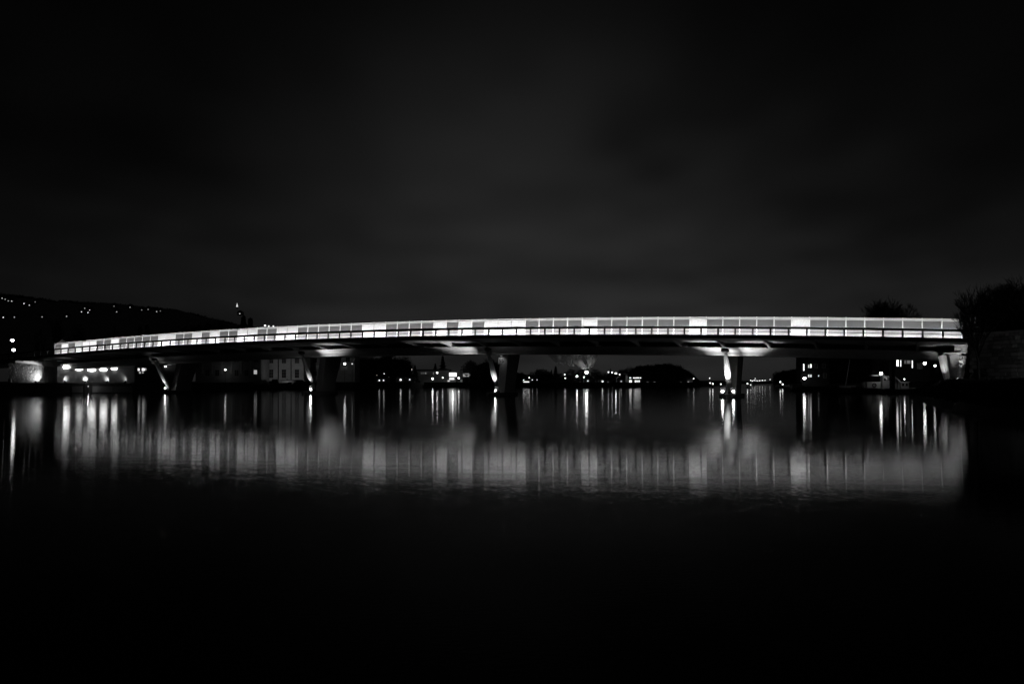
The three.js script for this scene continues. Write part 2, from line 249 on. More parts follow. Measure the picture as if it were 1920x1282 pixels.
// ---------------------------------------------------------------- banks
function bank(name, pts, top, mat, label, low = -1.5) {
  const s = new THREE.Shape(pts.map(([u, d]) => new THREE.Vector2((u - 960) / FOCAL * d, d))), g = new THREE.ExtrudeGeometry(s, { depth: top - low, bevelEnabled: false });
  g.rotateX(-Math.PI / 2); g.translate(0, low, 0); return tag(mesh(name, g, mat), label, 'ground', null, 'structure');
}
bank('town_bank', [[-420, 184], [302, 187], [345, 240], [480, 292], [580, 296], [660, 312], [770, 345], [795, 372], [1165, 378], [1300, 384], [1322, 470], [1372, 900], [1372, 2200], [-420, 2200]], 2.0, M.earth, 'low dark town bank behind the stone quay');
bank('far_shore', [[1300, 960], [1560, 940], [1560, 2200], [1300, 2200]], 1.6, M.earth, 'low dark shore closing the far river reach');
bank('harbour_bank', [[1480, 700], [1496, 300], [1506, 222], [1600, 214], [1745, 190], [1760, 150], [2300, 150], [2300, 2200], [1480, 2200]], 1.2, M.earth, 'low dark harbour bank behind the moored boats');
{ // grassy slope in front of the stone wall
  const rows = [[[1700, 136, -0.4], [1716, 112, -0.4], [1740, 86, -0.4], [1775, 70, -0.4], [1830, 58, -0.4], [1990, 46, -0.4], [2300, 36, -0.4]], [[1712, 137, 0.5], [1735, 113, 0.45], [1775, 90, 0.55], [1815, 75, 0.5], [1880, 62, 0.5], [2060, 50, 0.5], [2400, 40, 0.5]], [[1735, 139, 1.6], [1762, 116, 1.7], [1806, 100, 1.6], [1862, 86, 1.5], [1940, 72, 1.5], [2150, 58, 1.5], [2550, 47, 1.5]], [[1745, 142, 2.2], [1770, 122, 2.3], [1818, 109, 2.4], [1890, 98, 2.35], [1990, 88, 2.4], [2250, 75, 2.5], [2700, 62, 2.6]], [[1748, 150, 2.3], [1790, 150, 2.3], [1880, 140, 2.4], [2000, 130, 2.45], [2150, 125, 2.5], [2450, 110, 2.6], [3000, 100, 2.6]]];
  const pos = [], uv = [], idx = [], S = 6, C = 7, nn = valueNoise(5), R = (rows.length - 1) * S + 1, K = (C - 1) * S + 1;
  for (let i = 0; i < R; i++) for (let j = 0; j < K; j++) {
    const a = Math.min(rows.length - 2, Math.floor(i / S)), b = Math.min(C - 2, Math.floor(j / S)), f = i / S - a, h = j / S - b, L = (k) => (rows[a][b][k] * (1 - h) + rows[a][b + 1][k] * h) * (1 - f) + (rows[a + 1][b][k] * (1 - h) + rows[a + 1][b + 1][k] * h) * f;
    const p = flat(L(0), L(1), L(2)); p.y += (nn(p.x * 0.5, p.z * 0.5) - 0.5) * 0.35 + (nn(p.x * 1.7, p.z * 1.7) - 0.5) * 0.15; pos.push(p.x, p.y, p.z); uv.push(p.x, p.z);
  }
  for (let i = 0; i < R - 1; i++) for (let j = 0; j < K - 1; j++) { const q = i * K + j; idx.push(q, q + 1, q + K, q + 1, q + K + 1, q + K); }
  const g = new THREE.BufferGeometry(); g.setAttribute('position', new THREE.Float32BufferAttribute(pos, 3)); g.setAttribute('uv', new THREE.Float32BufferAttribute(uv, 2)); g.setIndex(idx); g.computeVertexNormals();
  tag(mesh('grass_slope', g, M.slope), 'dark grassy river slope below the stone wall', 'ground', null, 'structure');
  const blade = new THREE.BufferGeometry(); const bp = [], r = rng(91); for (let k = 0; k < 9; k++) { const a = r() * 6.28, w = 0.02, h = 0.18 + r() * 0.25, l = 0.15 * r(); const cx = Math.cos(a), cz = Math.sin(a), ox = (r() - 0.5) * 0.2, oz = (r() - 0.5) * 0.2; bp.push(ox - cz * w, -0.05, oz + cx * w, ox + cz * w, -0.05, oz - cx * w, ox + cx * l, h, oz + cz * l); } blade.setAttribute('position', new THREE.Float32BufferAttribute(bp, 3)); blade.computeVertexNormals();
  const N = 9000, im = new THREE.InstancedMesh(blade, M.grassBlade, N), m4 = new THREE.Matrix4(), q = new THREE.Quaternion(); let c = 0;
  for (let k = 0; k < N; k++) { const i = Math.floor(S * 1.1 + r() * (R - 1 - S * 1.4)), j = Math.floor(r() * (K - 1) * 0.75), f = r(), h = r(), A = (a, b, k) => pos[(a * K + b) * 3 + k], L = (k) => (A(i, j, k) * (1 - h) + A(i, j + 1, k) * h) * (1 - f) + (A(Math.min(i + 1, R - 1), j, k) * (1 - h) + A(Math.min(i + 1, R - 1), j + 1, k) * h) * f; const s = 0.6 + r() * 0.9; q.setFromAxisAngle(V(0, 1, 0), r() * 6.28); im.setMatrixAt(c++, m4.compose(V(L(0), L(1), L(2)), q, V(s, s, s))); }
  im.count = c; im.name = 'grass'; im.castShadow = im.receiveShadow = true; scene.add(im); tag(im, 'rough winter grass on the river slope below the stone wall', 'grass', null, 'stuff');
}

// ---------------------------------------------------------------- stone walls and abutments
function stoneGeo(w, h, d, r) { const g = new THREE.BoxGeometry(w, h, d, 1, 1, 1), p = g.attributes.position; for (let i = 0; i < p.count; i++) { const k = (x) => Math.sign(x); p.setXYZ(i, p.getX(i) * (p.getZ(i) > 0 ? 0.95 : 1), p.getY(i) * (p.getZ(i) > 0 ? 0.93 : 1), p.getZ(i)); } g.computeVertexNormals(); return g; }
{ // high stone wing wall beside the bridge end
  const A = at(49.35, 2.9, 0), B = flat(2120, 93), len = A.distanceTo(B), w = thing('stone_wall', V(A.x, 2.0, A.z), 'high wall of dark stone blocks beside the bridge end', 'wall'), ang = Math.atan2(-(B.z - A.z), B.x - A.x); w.rotation.y = ang;
  const r = rng(15), geos = [0.75, 0.95, 1.15, 1.35].map((x) => stoneGeo(x - 0.05, 0.41, 0.5, r)), mats = [M.stone, M.stoneB, M.stoneC, M.stoneB];
  let rows = 0;
  box('wall_core', M.mortar, w, V(len / 2, 2.95, -0.36), [len, 5.9, 0.9]);
  for (let y = 0.2; y < 5.9; y += 0.46, rows++) for (let x = (rows % 2) * 0.4 - 0.2; x < 20.5;) { const k = Math.floor(r() * 4), ww = [0.75, 0.95, 1.15, 1.35][k]; if (x + ww / 2 > 0.4) mesh('stone', geos[k], mats[Math.floor(r() * 4)], w, V(x + ww / 2, y + 0.03, 0.1 + r() * 0.07)); x += ww; }
  box('coping', M.stone, w, V(len / 2, 6.02, 0), [len, 0.24, 1.0]);
}
{ // abutment on the slope: rounded pillar, side wall and the lit block under the deck end
  const n = 49.3, a = thing('abutment', px(1788, 714, 121), 'pale concrete abutment with a leaning round pillar under the bridge end', 'abutment'), q = (u, v, d) => px(u, v, d).sub(px(1788, 714, 121));
  const cap = deckY(n) - 2.45;
  mesh('pillar', tubeGeo(q(1777, 716, 119.5), q(1768, 669, 121), 0.34, 0.52, 24), M.girder, a);
  const g = new THREE.BufferGeometry(), f = [q(1780, 717, 121.5), q(1798, 717, 120.5), q(1805, 663, 120), q(1771, 664, 122)], k = f.map((p) => p.clone().add(V(1.5, 0, -4)));
  const ring = [f, k], P = []; const quad = (A, B, C, D) => P.push(...A.toArray(), ...B.toArray(), ...C.toArray(), ...A.toArray(), ...C.toArray(), ...D.toArray()); quad(f[0], f[1], f[2], f[3]); for (let i = 0; i < 4; i++) quad(f[(i + 1) % 4], f[i], k[i], k[(i + 1) % 4]); quad(k[3], k[2], k[1], k[0]);
  g.setAttribute('position', new THREE.Float32BufferAttribute(P, 3)); g.setAttribute('uv', new THREE.Float32BufferAttribute(new Float32Array(P.length / 3 * 2).map((_, i) => (i * 0.37) % 1), 2)); g.computeVertexNormals(); mesh('side_wall', g, M.concreteBox, a);
  mesh('bearing_shelf', new RoundedBoxGeometry(2.6, 0.22, 3, 1, 0.03), M.concreteBox, a, q(1790, 662.5, 121), [0, yaw(n), 0]);
  mesh('end_block', new RoundedBoxGeometry(1.5, 1.45, 2.6, 2, 0.06), M.concreteBox, a, q(1803, 652, 120.6), [0, yaw(n) - 0.1, 0]);
  const edge = rng(4); for (let i = 0; i < 9; i++) mesh('corner_stone', new RoundedBoxGeometry(0.5 + edge() * 0.2, 0.36, 0.6, 1, 0.05), M.stoneC, a, q(1800.5 + i * 0.75 + (edge() - 0.5) * 2, 714 - i * 5.6, 119.6), [0, edge() * 0.6, (edge() - 0.5) * 0.15]);
  floodlight(px(1769, 716.5, 117.6), px(1770, 676, 120.3), 'ground floodlight at the foot of the leaning abutment pillar', 60, 0.42, 20, { lens: 0.1 });
  floodlight(px(1796, 716.5, 117.8), px(1804, 655, 119.8), 'ground floodlight at the rough stone corner of the abutment', 60, 0.36, 20, { lens: 0.1 });
}
{ // quay, stone wall and curved wall at the town end of the bridge
  const q0 = flat(-420, 183.6), q1 = flat(303, 186.6), len = q0.distanceTo(q1), quay = thing('quay', V(q0.x, 0, q0.z), 'dark concrete quay at the town end of the bridge', 'quay'); quay.rotation.y = Math.atan2(-(q1.z - q0.z), q1.x - q0.x);
  const xAt = (u) => (flat(u, 185.5).x - q0.x) / Math.cos(quay.rotation.y);
  box('quay_wall', M.quay, quay, V(len / 2, 0.35, -0.55), [len, 2.9, 1.1]);
  box('quay_edge', M.stoneB, quay, V(len / 2, 1.88, -0.4), [len + 0.1, 0.2, 1.5]);
  for (const [u0, u1] of [[133, 152], [171, 206], [206.5, 244]]) box('concrete_panel', M.concreteBox, quay, V((xAt(u0) + xAt(u1)) / 2, 0.75, 0.1), [xAt(u1) - xAt(u0), 1.25, 0.24]);
  for (const u of [156, 162, 168]) box('timber_fender', M.woodDark, quay, V(xAt(u), 0.9, 0.12), [0.3, 1.9, 0.24]);
  { const p = flat(164.5, 183.9, 1.35), o = thing('quay_bulkhead_lamp', p, 'small caged lamp on the timber fenders of the quay', 'lamp'); mesh('lamp_globe', new THREE.SphereGeometry(0.07, 10, 8), glow(1.5), o); mesh('lamp_cage', new THREE.TorusGeometry(0.11, 0.02, 6, 14), M.steelDark, o, V(0, 0, -0.02)); box('lamp_bracket', M.steelDark, o, V(0, 0.05, -0.5), [0.06, 0.06, 0.95]); pointLight(o, V(0, 0, 0.05), 1.6, 0.07); }
  box('mooring_box', M.cabin, quay, V(xAt(15), 2.5, -0.7), [0.5, 0.75, 0.5]);
  // stone wall under the approach
  const A = px(18, 717, 191.5), B = px(95, 717, 188.5), wl = A.distanceTo(B), w = thing('approach_wall', V(A.x, 1.95, A.z), 'rough stone approach wall lit from below beside the quay', 'wall'); w.rotation.y = Math.atan2(-(B.z - A.z), B.x - A.x);
  const r = rng(23), parts = []; for (let y = 0.12, row = 0; y < 3.9; row++) { const h = 0.2 + r() * 0.12; for (let x = -0.2 * (row % 2); x < wl - 0.2;) { const ww = 0.35 + r() * 0.6; const g = stoneGeo(Math.min(ww, wl - x) - 0.03, h - 0.03, 0.4, r); g.rotateY((r() - 0.5) * 0.16); g.rotateX((r() - 0.5) * 0.1); g.translate(x + ww / 2, y + h / 2 - 0.1, 0.05 + r() * 0.12); parts.push(g); x += ww; } y += h; }
  const sm = mesh('stone_courses', mergeGeometries(parts), M.stoneC, w); sm.userData.kind = 'stuff';
  box('wall_core', M.mortar, w, V(wl / 2, 1.95, -0.4), [wl, 3.9, 0.8]);
  { const o0 = V(A.x, 1.95, A.z), f = [px(28, 676.3, 188.6), px(92, 677.6, 186.4), px(101, 688.5, 187.6), px(90, 686.6, 188.0), px(60, 682.3, 189.0), px(28, 679.2, 189.8)], k = f.map((p) => p.clone().add(V(0.4, 0.3, -2.2))), P = []; for (const q of [f, k]) for (const p of q) p.sub(o0).applyAxisAngle(V(0, 1, 0), -w.rotation.y);
    const tri = (a, b, c) => P.push(...a.toArray(), ...b.toArray(), ...c.toArray()); for (const [a, b, c] of [[0, 5, 4], [0, 4, 1], [4, 3, 1], [3, 2, 1]]) { tri(f[a], f[b], f[c]); tri(k[a], k[c], k[b]); } for (let i = 0; i < 6; i++) { const n = (i + 1) % 6; tri(f[i], f[n], k[i]); tri(f[n], k[n], k[i]); }
    const g = new THREE.BufferGeometry(); g.setAttribute('position', new THREE.Float32BufferAttribute(P, 3)); g.computeVertexNormals(); mesh('haunch', g, M.haunch, w); }
  box('corner_pier', M.concreteBox, w, V(wl + 0.4, 1.9, -0.1), [0.9, 3.9, 1.2]);
  floodlight(px(66, 718.5, 187.6), px(63, 690, 190.2), 'ground uplight on the quay below the rough stone wall', 70, 1.0, 18, { lens: 0.11 });
  // curved rear wall under the deck
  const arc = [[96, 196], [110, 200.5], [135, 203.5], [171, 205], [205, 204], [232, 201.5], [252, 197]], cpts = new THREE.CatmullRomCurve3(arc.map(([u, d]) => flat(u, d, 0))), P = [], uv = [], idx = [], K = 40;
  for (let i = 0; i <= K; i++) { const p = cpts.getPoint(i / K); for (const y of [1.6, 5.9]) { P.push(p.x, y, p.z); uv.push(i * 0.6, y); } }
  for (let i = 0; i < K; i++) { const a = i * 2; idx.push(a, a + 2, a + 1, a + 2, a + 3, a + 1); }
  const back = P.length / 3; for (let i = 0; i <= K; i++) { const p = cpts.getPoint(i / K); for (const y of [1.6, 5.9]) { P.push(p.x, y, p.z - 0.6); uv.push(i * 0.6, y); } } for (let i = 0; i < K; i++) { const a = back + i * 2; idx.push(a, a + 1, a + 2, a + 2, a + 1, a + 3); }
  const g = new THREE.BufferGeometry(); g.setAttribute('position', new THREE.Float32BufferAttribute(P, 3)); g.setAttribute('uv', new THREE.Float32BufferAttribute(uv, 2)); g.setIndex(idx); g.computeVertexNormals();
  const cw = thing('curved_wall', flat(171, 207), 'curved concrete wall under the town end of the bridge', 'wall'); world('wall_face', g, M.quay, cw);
  const wallDepth = (u) => { let best = 200, e = 1e9; for (let i = 0; i <= 300; i++) { const p = cpts.getPoint(i / 300), uu = 960 + p.x / -p.z * FOCAL; if (Math.abs(uu - u) < e) { e = Math.abs(uu - u); best = -p.z; } } return best; };
  const ov = new THREE.SphereGeometry(0.9, 18, 10); ov.scale(1, 0.36, 0.25);  // added glowing ovals stand in for the pools of light under the deck
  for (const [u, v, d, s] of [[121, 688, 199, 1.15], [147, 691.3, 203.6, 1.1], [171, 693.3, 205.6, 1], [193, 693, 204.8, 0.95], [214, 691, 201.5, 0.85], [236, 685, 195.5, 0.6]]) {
    const p = px(u, v, wallDepth(u) - 0.3), o = thing('light_pool_oval', p, 'added glowing oval standing for a pool of light on the curved wall', 'lamp', 'glowing ovals standing for light pools along the curved wall');
    const l = mesh('light_pool_glow', ov, glow(s < 0.7 ? 0.8 : 9), o); l.scale.set(s, s, 1); mesh('oval_mount', new THREE.BoxGeometry(0.3, 0.2, 0.3), M.steelDark, o, V(0, 0, -0.2)); pointLight(o, V(0, -0.1, 0.35), s < 0.7 ? 0.05 : 0.12, 0.2);
  }
  for (const [u, , I, nm] of [[121, 200.6, 11, 'far corner'], [159, 206.6, 15, 'ladder gap'], [200, 205.4, 11, 'long pale quay panel'], [234, 198.4, 8, 'outer end']]) {
    const d = wallDepth(u), p = flat(u, d - 1.3, 2.0); floodlight(p, flat(u, d, 2.8), 'ground uplight at the curved wall, above the ' + nm + ' of the quay', I * 4, 0.5, 1, { lens: 0.05, penumbra: 0.85 });
  }
}

// ---------------------------------------------------------------- hills
function ridge(name, pts, label, depth = 260, mat = M.hill) { // pts: [u, v of the crest, distance]
  const P = [], idx = [], nn = valueNoise(61), S = 5, K = (pts.length - 1) * S + 1, R = 6;
  for (let j = 0; j < K; j++) { const b = Math.min(pts.length - 2, Math.floor(j / S)), h = j / S - b, L = (k) => pts[b][k] * (1 - h) + pts[b + 1][k] * h, c = px(L(0), L(1), L(2)); for (let i = 0; i < R; i++) { const t = i / (R - 1), dz = (t - 0.55) * depth * 2, hh = Math.cos((t - 0.55) * 2.6); const s = (L(2) - (0.55 - t) * depth * 2) / L(2); P.push(c.x * s, Math.max(0.5, c.y * Math.max(0, hh) + (nn(j * 0.8, i * 0.9) - 0.5) * c.y * 0.06), -L(2) - dz); } }
  for (let j = 0; j < K - 1; j++) for (let i = 0; i < R - 1; i++) { const a = j * R + i; idx.push(a, a + R, a + 1, a + R, a + R + 1, a + 1); }
  const g = new THREE.BufferGeometry(); g.setAttribute('position', new THREE.Float32BufferAttribute(P, 3)); g.setAttribute('uv', new THREE.Float32BufferAttribute(new Float32Array(P.length / 3 * 2).map((_, i) => P[(i >> 1) * 3 + (i & 1)]), 2)); g.setIndex(idx); g.computeVertexNormals();
  return tag(mesh(name, g, mat), label, 'hill', null, 'structure');
}
ridge('hill', [[-420, 520, 1500], [-150, 535, 1500], [0, 549, 1500], [100, 562, 1500], [200, 568, 1500], [330, 580, 1500], [430, 604, 1500], [560, 640, 1500], [700, 690, 1500]], 'long dark hillside dotted with house lights above the town');

// ---------------------------------------------------------------- trees
function twigTree(seed, o = {}) { // bare crown: limbs that fork again and again; height 1 m = unit
  const r = rng(seed), trunk = [], crown = [], levels = o.levels ?? 5;
  const grow = (p, dir, len, rad, lv) => {
    const e = p.clone().addScaledVector(dir, len), g = new THREE.CylinderGeometry(rad * 0.62, rad, len, lv < 2 ? 6 : 3, 1, true);
    g.applyQuaternion(new THREE.Quaternion().setFromUnitVectors(V(0, 1, 0), dir)); const c = p.clone().lerp(e, 0.5); g.translate(c.x, c.y, c.z); g.deleteAttribute('uv'); (lv < 1 ? trunk : crown).push(g);
    if (lv >= levels) return;
    const kids = lv === 0 ? (o.limbs ?? 6) : 3 + (r() > 0.55 ? 1 : 0);
    for (let k = 0; k < kids; k++) {
      const t = lv === 0 ? 0.45 + 0.55 * (k + 1) / kids : 0.4 + 0.6 * r(), q = p.clone().lerp(e, Math.min(1, t)), a = r() * 6.283, sp = (o.spread ?? 0.75) * (0.55 + 0.6 * r());
      const perp = V(Math.cos(a), 0.12, Math.sin(a)); const d = dir.clone().multiplyScalar(Math.cos(sp)).addScaledVector(perp, Math.sin(sp)).add(V(0, o.lift ?? 0.16, 0)).normalize();
      grow(q, d, len * (lv === 0 ? 0.62 : 0.6 + 0.2 * r()) * (o.shrink ?? 1), Math.max(rad * 0.55, 0.0016), lv + 1);
    }
  };
  grow(V(0, -0.02, 0), V((r() - 0.5) * 0.08, 1, (r() - 0.5) * 0.08).normalize(), o.trunk ?? 0.4, 0.022, 0);
  const t = mergeGeometries(trunk), c = mergeGeometries(crown); c.computeBoundingBox(); const k = 1 / c.boundingBox.max.y; t.scale(k, k, k); c.scale(k, k, k); return { t, c };
}
function conifer(seed, slim = 0.2) {
  const r = rng(seed), P = []; const t = new THREE.CylinderGeometry(0.004, 0.018, 1, 6); t.translate(0, 0.48, 0);
  for (let i = 0; i < 900; i++) { const h = 0.07 + 0.92 * Math.pow(r(), 1.25), tier = 0.75 + 0.35 * Math.sin(h * 60), L = slim * (1 - h) * tier * (0.5 + 0.6 * r()) + 0.012, a = r() * 6.283, c = Math.cos(a), s = Math.sin(a), w = 0.02 + 0.03 * (1 - h) * r(), dr = L * (0.35 + 0.3 * r()); P.push(c * L * 0.1, h + 0.01, s * L * 0.1, c * L - s * w, h - dr, s * L + c * w, c * L + s * w, h - dr - w, s * L - c * w); }
  const c = new THREE.BufferGeometry(); c.setAttribute('position', new THREE.Float32BufferAttribute(P, 3)); c.computeVertexNormals(); t.deleteAttribute('uv'); return { t, c };
}
const bare = [twigTree(1), twigTree(2, { spread: 0.9, limbs: 7 }), twigTree(5, { spread: 0.6, trunk: 0.5, limbs: 8 }), twigTree(9, { spread: 1.0, limbs: 8, trunk: 0.32, lift: 0.1 })];
const fine = [twigTree(14, { levels: 6, limbs: 7, spread: 0.8 }), twigTree(19, { levels: 6, limbs: 8, spread: 0.7, trunk: 0.5 })];
const dome = twigTree(41, { levels: 6, limbs: 10, spread: 0.95, lift: 0.06, trunk: 0.36 });
const slimTree = [twigTree(31, { spread: 0.42, limbs: 9, trunk: 0.55, lift: 0.35 })];
const firs = [conifer(3), conifer(6, 0.26), conifer(11, 0.15)];
for (const k of [dome, ...bare, ...fine, ...slimTree, ...firs]) { k.c.computeBoundingBox(); k.w = Math.max(k.c.boundingBox.max.x - k.c.boundingBox.min.x, k.c.boundingBox.max.z - k.c.boundingBox.min.z) / 2; }
function tree(name, kind, u, topV, d, halfW, label, group, turn = 0, ground = 1.9, isFir = false) {
  const h = EYE + (HORIZON - topV) / FOCAL * d - ground, t = thing(name, flat(u, d, ground), label, 'tree', group), w = halfW / FOCAL * d / kind.w;
  for (const [nm, g, m] of [['trunk', kind.t, M.bark], ['crown', kind.c, isFir ? M.needles : M.twig]]) { const k = mesh(nm, g, m, t, undefined, [0, turn, 0]); k.scale.set(w, h, w); }
  return t;
}
// trees above the lit wall, at the town end
const townTrees = 'bare trees behind the town end of the bridge';
tree('poplar_tree', slimTree[0], 105, 588, 262, 15, 'tall slim bare tree rising behind the small gabled hut', townTrees, 0.3);
tree('leafless_tree', bare[0], 141, 595, 255, 22, 'broad bare tree beside the tall slim one near the hut', townTrees, 1.1);
tree('leafless_tree', bare[1], 66, 612, 240, 22, 'low bare tree between the street lamps and the slim tree', townTrees, 2.0);
tree('leafless_tree', bare[2], 214, 606, 262, 22, 'solitary bare tree above the lit panels next to the hut trees', townTrees, 2.8);
tree('fir_tree', firs[0], 262, 612, 275, 34, 'small fir between the solitary bare tree and the broad clump', 'firs above the panel wall', 0.2, 1.9, true);
tree('fir_tree', firs[2], 275, 608, 285, 26, 'slim fir standing close behind a smaller fir', 'firs above the panel wall', 1.2, 1.9, true);
tree('leafless_tree', dome, 384, 596, 326, 40, 'wide rounded bare tree with dense twigs above the panel wall', townTrees, 0.9);
tree('leafless_tree', bare[3], 358, 606, 326, 24, 'lower bare tree leaning against the wide rounded crown', townTrees, 0.1);
tree('leafless_tree', fine[1], 419, 595, 326, 24, 'narrow dense bare tree next to the twin firs', townTrees, 2.4);
tree('fir_tree', firs[1], 456, 590, 330, 46, 'taller of the twin firs above the panel wall', 'firs above the panel wall', 0.5, 1.9, true);
tree('fir_tree', firs[0], 469, 595, 336, 40, 'shorter of the twin firs above the panel wall', 'firs above the panel wall', 1.5, 1.9, true);
tree('leafless_tree', bare[1], 432, 606, 326, 14, 'small bare tree squeezed between dense tree and twin firs', townTrees, 1.7);
// behind the harbour end
tree('round_tree', dome, 1676, 551, 168, 62, 'round bare tree rising behind the plain end of the panel wall', null, 2.2, 1.2);
// by the stone wall
const wallTrees = 'bare trees by the stone wall';
tree('leafless_tree', fine[1], 1836, 528, 106, 56, 'bare tree with thin twigs overlapping the end of the bridge railing', wallTrees, 0.4, 2.3);
tree('leafless_tree', fine[0], 1890, 524, 116, 62, 'wide bare tree over the stone wall', wallTrees, 1.4, 6.5);
tree('leafless_tree', bare[3], 1924, 512, 108, 58, 'tallest bare tree over the stone wall', wallTrees, 2.6, 6.5);
tree('leafless_tree', slimTree[0], 1818, 556, 122, 24, 'slim bare tree behind the end of the panel wall', wallTrees, 0.2, 5);
// under the bridge, along the shores
const shoreTrees = 'bare trees along the shores';
for (const [u, v, d, w, k] of [[676, 668, 330, 24, 0], [700, 672, 335, 26, 1], [725, 666, 350, 26, 3], [748, 672, 350, 22, 0], [765, 678, 352, 14, 2], [650, 672, 345, 20, 2], [880, 686, 385, 14, 0], [897, 680, 390, 18, 1], [912, 676, 395, 18, 3], [928, 682, 392, 16, 0], [1012, 690, 400, 12, 1], [1026, 694, 402, 10, 2], [1062, 692, 400, 11, 0], [1076, 689, 404, 12, 3], [1112, 688, 398, 13, 3], [1127, 692, 400, 9, 1], [1134, 695, 400, 6, 2], [1160, 690, 400, 11, 0], [1178, 684, 398, 12, 2], [1095, 697, 402, 9, 0], [1470, 702, 520, 15, 1], [1486, 697, 430, 16, 3], [1500, 692, 360, 15, 0]])
  tree('shore_tree', bare[k], u, v, d, w, 'dark bare tree on the shore seen under the bridge', shoreTrees, u * 0.7, 1.9);
for (const [u, v, d, w, k] of [[768, 679, 368, 9, 0], [778, 684, 378, 6, 2], [816, 681, 420, 9, 1], [830, 667, 420, 9, 2], [840, 691, 420, 5, 0], [876, 683, 410, 7, 0], [1042, 686, 402, 7, 2], [1034, 693, 404, 5, 0], [1145, 691, 406, 4, 2], [1019, 696, 405, 5, 1]])
  tree('shore_fir', firs[k], u, v, d, w * 1.7, 'dark pointed fir on the shore seen under the bridge', 'firs along the shores', u * 0.7, 1.9, true);
{ // wooded knoll: one dark mass
  ridge('knoll', [[1165, 712, 440], [1182, 695, 440], [1210, 690, 440], [1240, 687, 440], [1270, 690, 440], [1290, 697, 440], [1312, 712, 440]], 'low dark wooded knoll on the far bank', 30, M.earth);
  const r = rng(52), g = [], pts = []; for (let i = 0; i < 260; i++) { const u = 1172 + r() * 134, t = (u - 1172) / 134, top = 685 + 26 * Math.pow(Math.abs(t - 0.48) * 2, 3.2) + (r() - 0.3) * 4, v = top + r() * 10; pts.push([u, v, 428 + r() * 26]); }
  const clump = new THREE.BufferGeometry(), cp = []; for (let i = 0; i < 160; i++) { const a = r() * 6.28, b = Math.acos(2 * r() - 1), R = 2.4 * Math.cbrt(r()), x = R * Math.sin(b) * Math.cos(a), y = R * Math.cos(b) * 0.9, z = R * Math.sin(b) * Math.sin(a); for (let k = 0; k < 3; k++) cp.push(x + (r() - 0.5) * 0.8, y + (r() - 0.5) * 0.8, z + (r() - 0.5) * 0.8); } clump.setAttribute('position', new THREE.Float32BufferAttribute(cp, 3)); clump.computeVertexNormals();
  const im = new THREE.InstancedMesh(clump, M.needles, pts.length), m4 = new THREE.Matrix4(); pts.forEach(([u, v, d], i) => { const p = px(u, v + 4, d); im.setMatrixAt(i, m4.makeRotationY(r() * 6).setPosition(p)); }); im.name = 'forest'; im.castShadow = true; scene.add(im); tag(im, 'dense dark wood covering the knoll on the far bank', 'forest', null, 'stuff');
}

function woods(label, u0, u1, top, d0, d1, count, seed, size = 2.2) { // a mass of twigs and needles nobody could count
  const r = rng(seed), cp = []; for (let i = 0; i < 150; i++) { const a = r() * 6.28, b = Math.acos(2 * r() - 1), R = size * Math.cbrt(r()), x = R * Math.sin(b) * Math.cos(a), y = R * Math.cos(b), z = R * Math.sin(b) * Math.sin(a); for (let k = 0; k < 3; k++) cp.push(x + (r() - 0.5) * 0.7, y + (r() - 0.5) * 0.9, z + (r() - 0.5) * 0.7); }
  const g = new THREE.BufferGeometry(); g.setAttribute('position', new THREE.Float32BufferAttribute(cp, 3)); g.computeVertexNormals();
  const im = new THREE.InstancedMesh(g, M.needles, count), m4 = new THREE.Matrix4(), nn = valueNoise(seed + 1);
  for (let i = 0; i < count; i++) { const u = u0 + (u1 - u0) * r(), d = d0 + (d1 - d0) * r(), hi = px(0, top + (nn(u * 0.16, 3) - 0.5) * 18 + (nn(u * 0.6, 9) - 0.5) * 6, d).y, y = 1.6 + (hi - 1.6) * Math.pow(r(), 0.7); im.setMatrixAt(i, m4.makeRotationY(r() * 6).setPosition(flat(u, d, y))); }
  im.name = numbered('thicket'); im.castShadow = true; scene.add(im); return tag(im, label, 'thicket', null, 'stuff');
}
woods('black mass of trees beyond the dim apartment house', 655, 762, 676, 352, 372, 300, 201);
woods('dark clump of trees beside the arrow sign', 872, 942, 686, 392, 408, 160, 202);
woods('dense dark tree mass over the high stone wall', 1846, 2000, 590, 113, 124, 240, 205, 1.5);
{ // tree line that roughens the crest of the hill
  const r = rng(301), cp = []; for (let i = 0; i < 120; i++) { const R = 7 * Math.cbrt(r()), a = r() * 6.28, b = Math.acos(2 * r() - 1), x = R * Math.sin(b) * Math.cos(a) * 1.6, y = R * Math.cos(b), z = R * Math.sin(b) * Math.sin(a); for (let k = 0; k < 3; k++) cp.push(x + (r() - 0.5) * 3, y + (r() - 0.5) * 4, z + (r() - 0.5) * 3); }
  const g = new THREE.BufferGeometry(); g.setAttribute('position', new THREE.Float32BufferAttribute(cp, 3)); g.computeVertexNormals(); const crest = [[-60, 541], [0, 549], [100, 562], [200, 568], [330, 580], [430, 604], [560, 640]], im = new THREE.InstancedMesh(g, M.needles, 520), m4 = new THREE.Matrix4();
  for (let i = 0; i < 520; i++) { const u = -60 + 600 * r(); let k = 0; while (k < crest.length - 2 && crest[k + 1][0] < u) k++; const t = (u - crest[k][0]) / (crest[k + 1][0] - crest[k][0]), v = crest[k][1] * (1 - t) + crest[k + 1][1] * t; im.setMatrixAt(i, m4.makeRotationY(r() * 6).setPosition(px(u, v + 7 + 6 * r(), 1490))); }
  im.name = 'hill_forest'; scene.add(im); tag(im, 'rough tree line along the crest of the dark hillside', 'forest', null, 'stuff');
}
woods('low dark growth behind the lamps of the far bank', 955, 1175, 704, 400, 416, 260, 203, 1.8);
woods('dark growth at the bend beyond the distant bridge', 1455, 1505, 702, 420, 520, 120, 204);

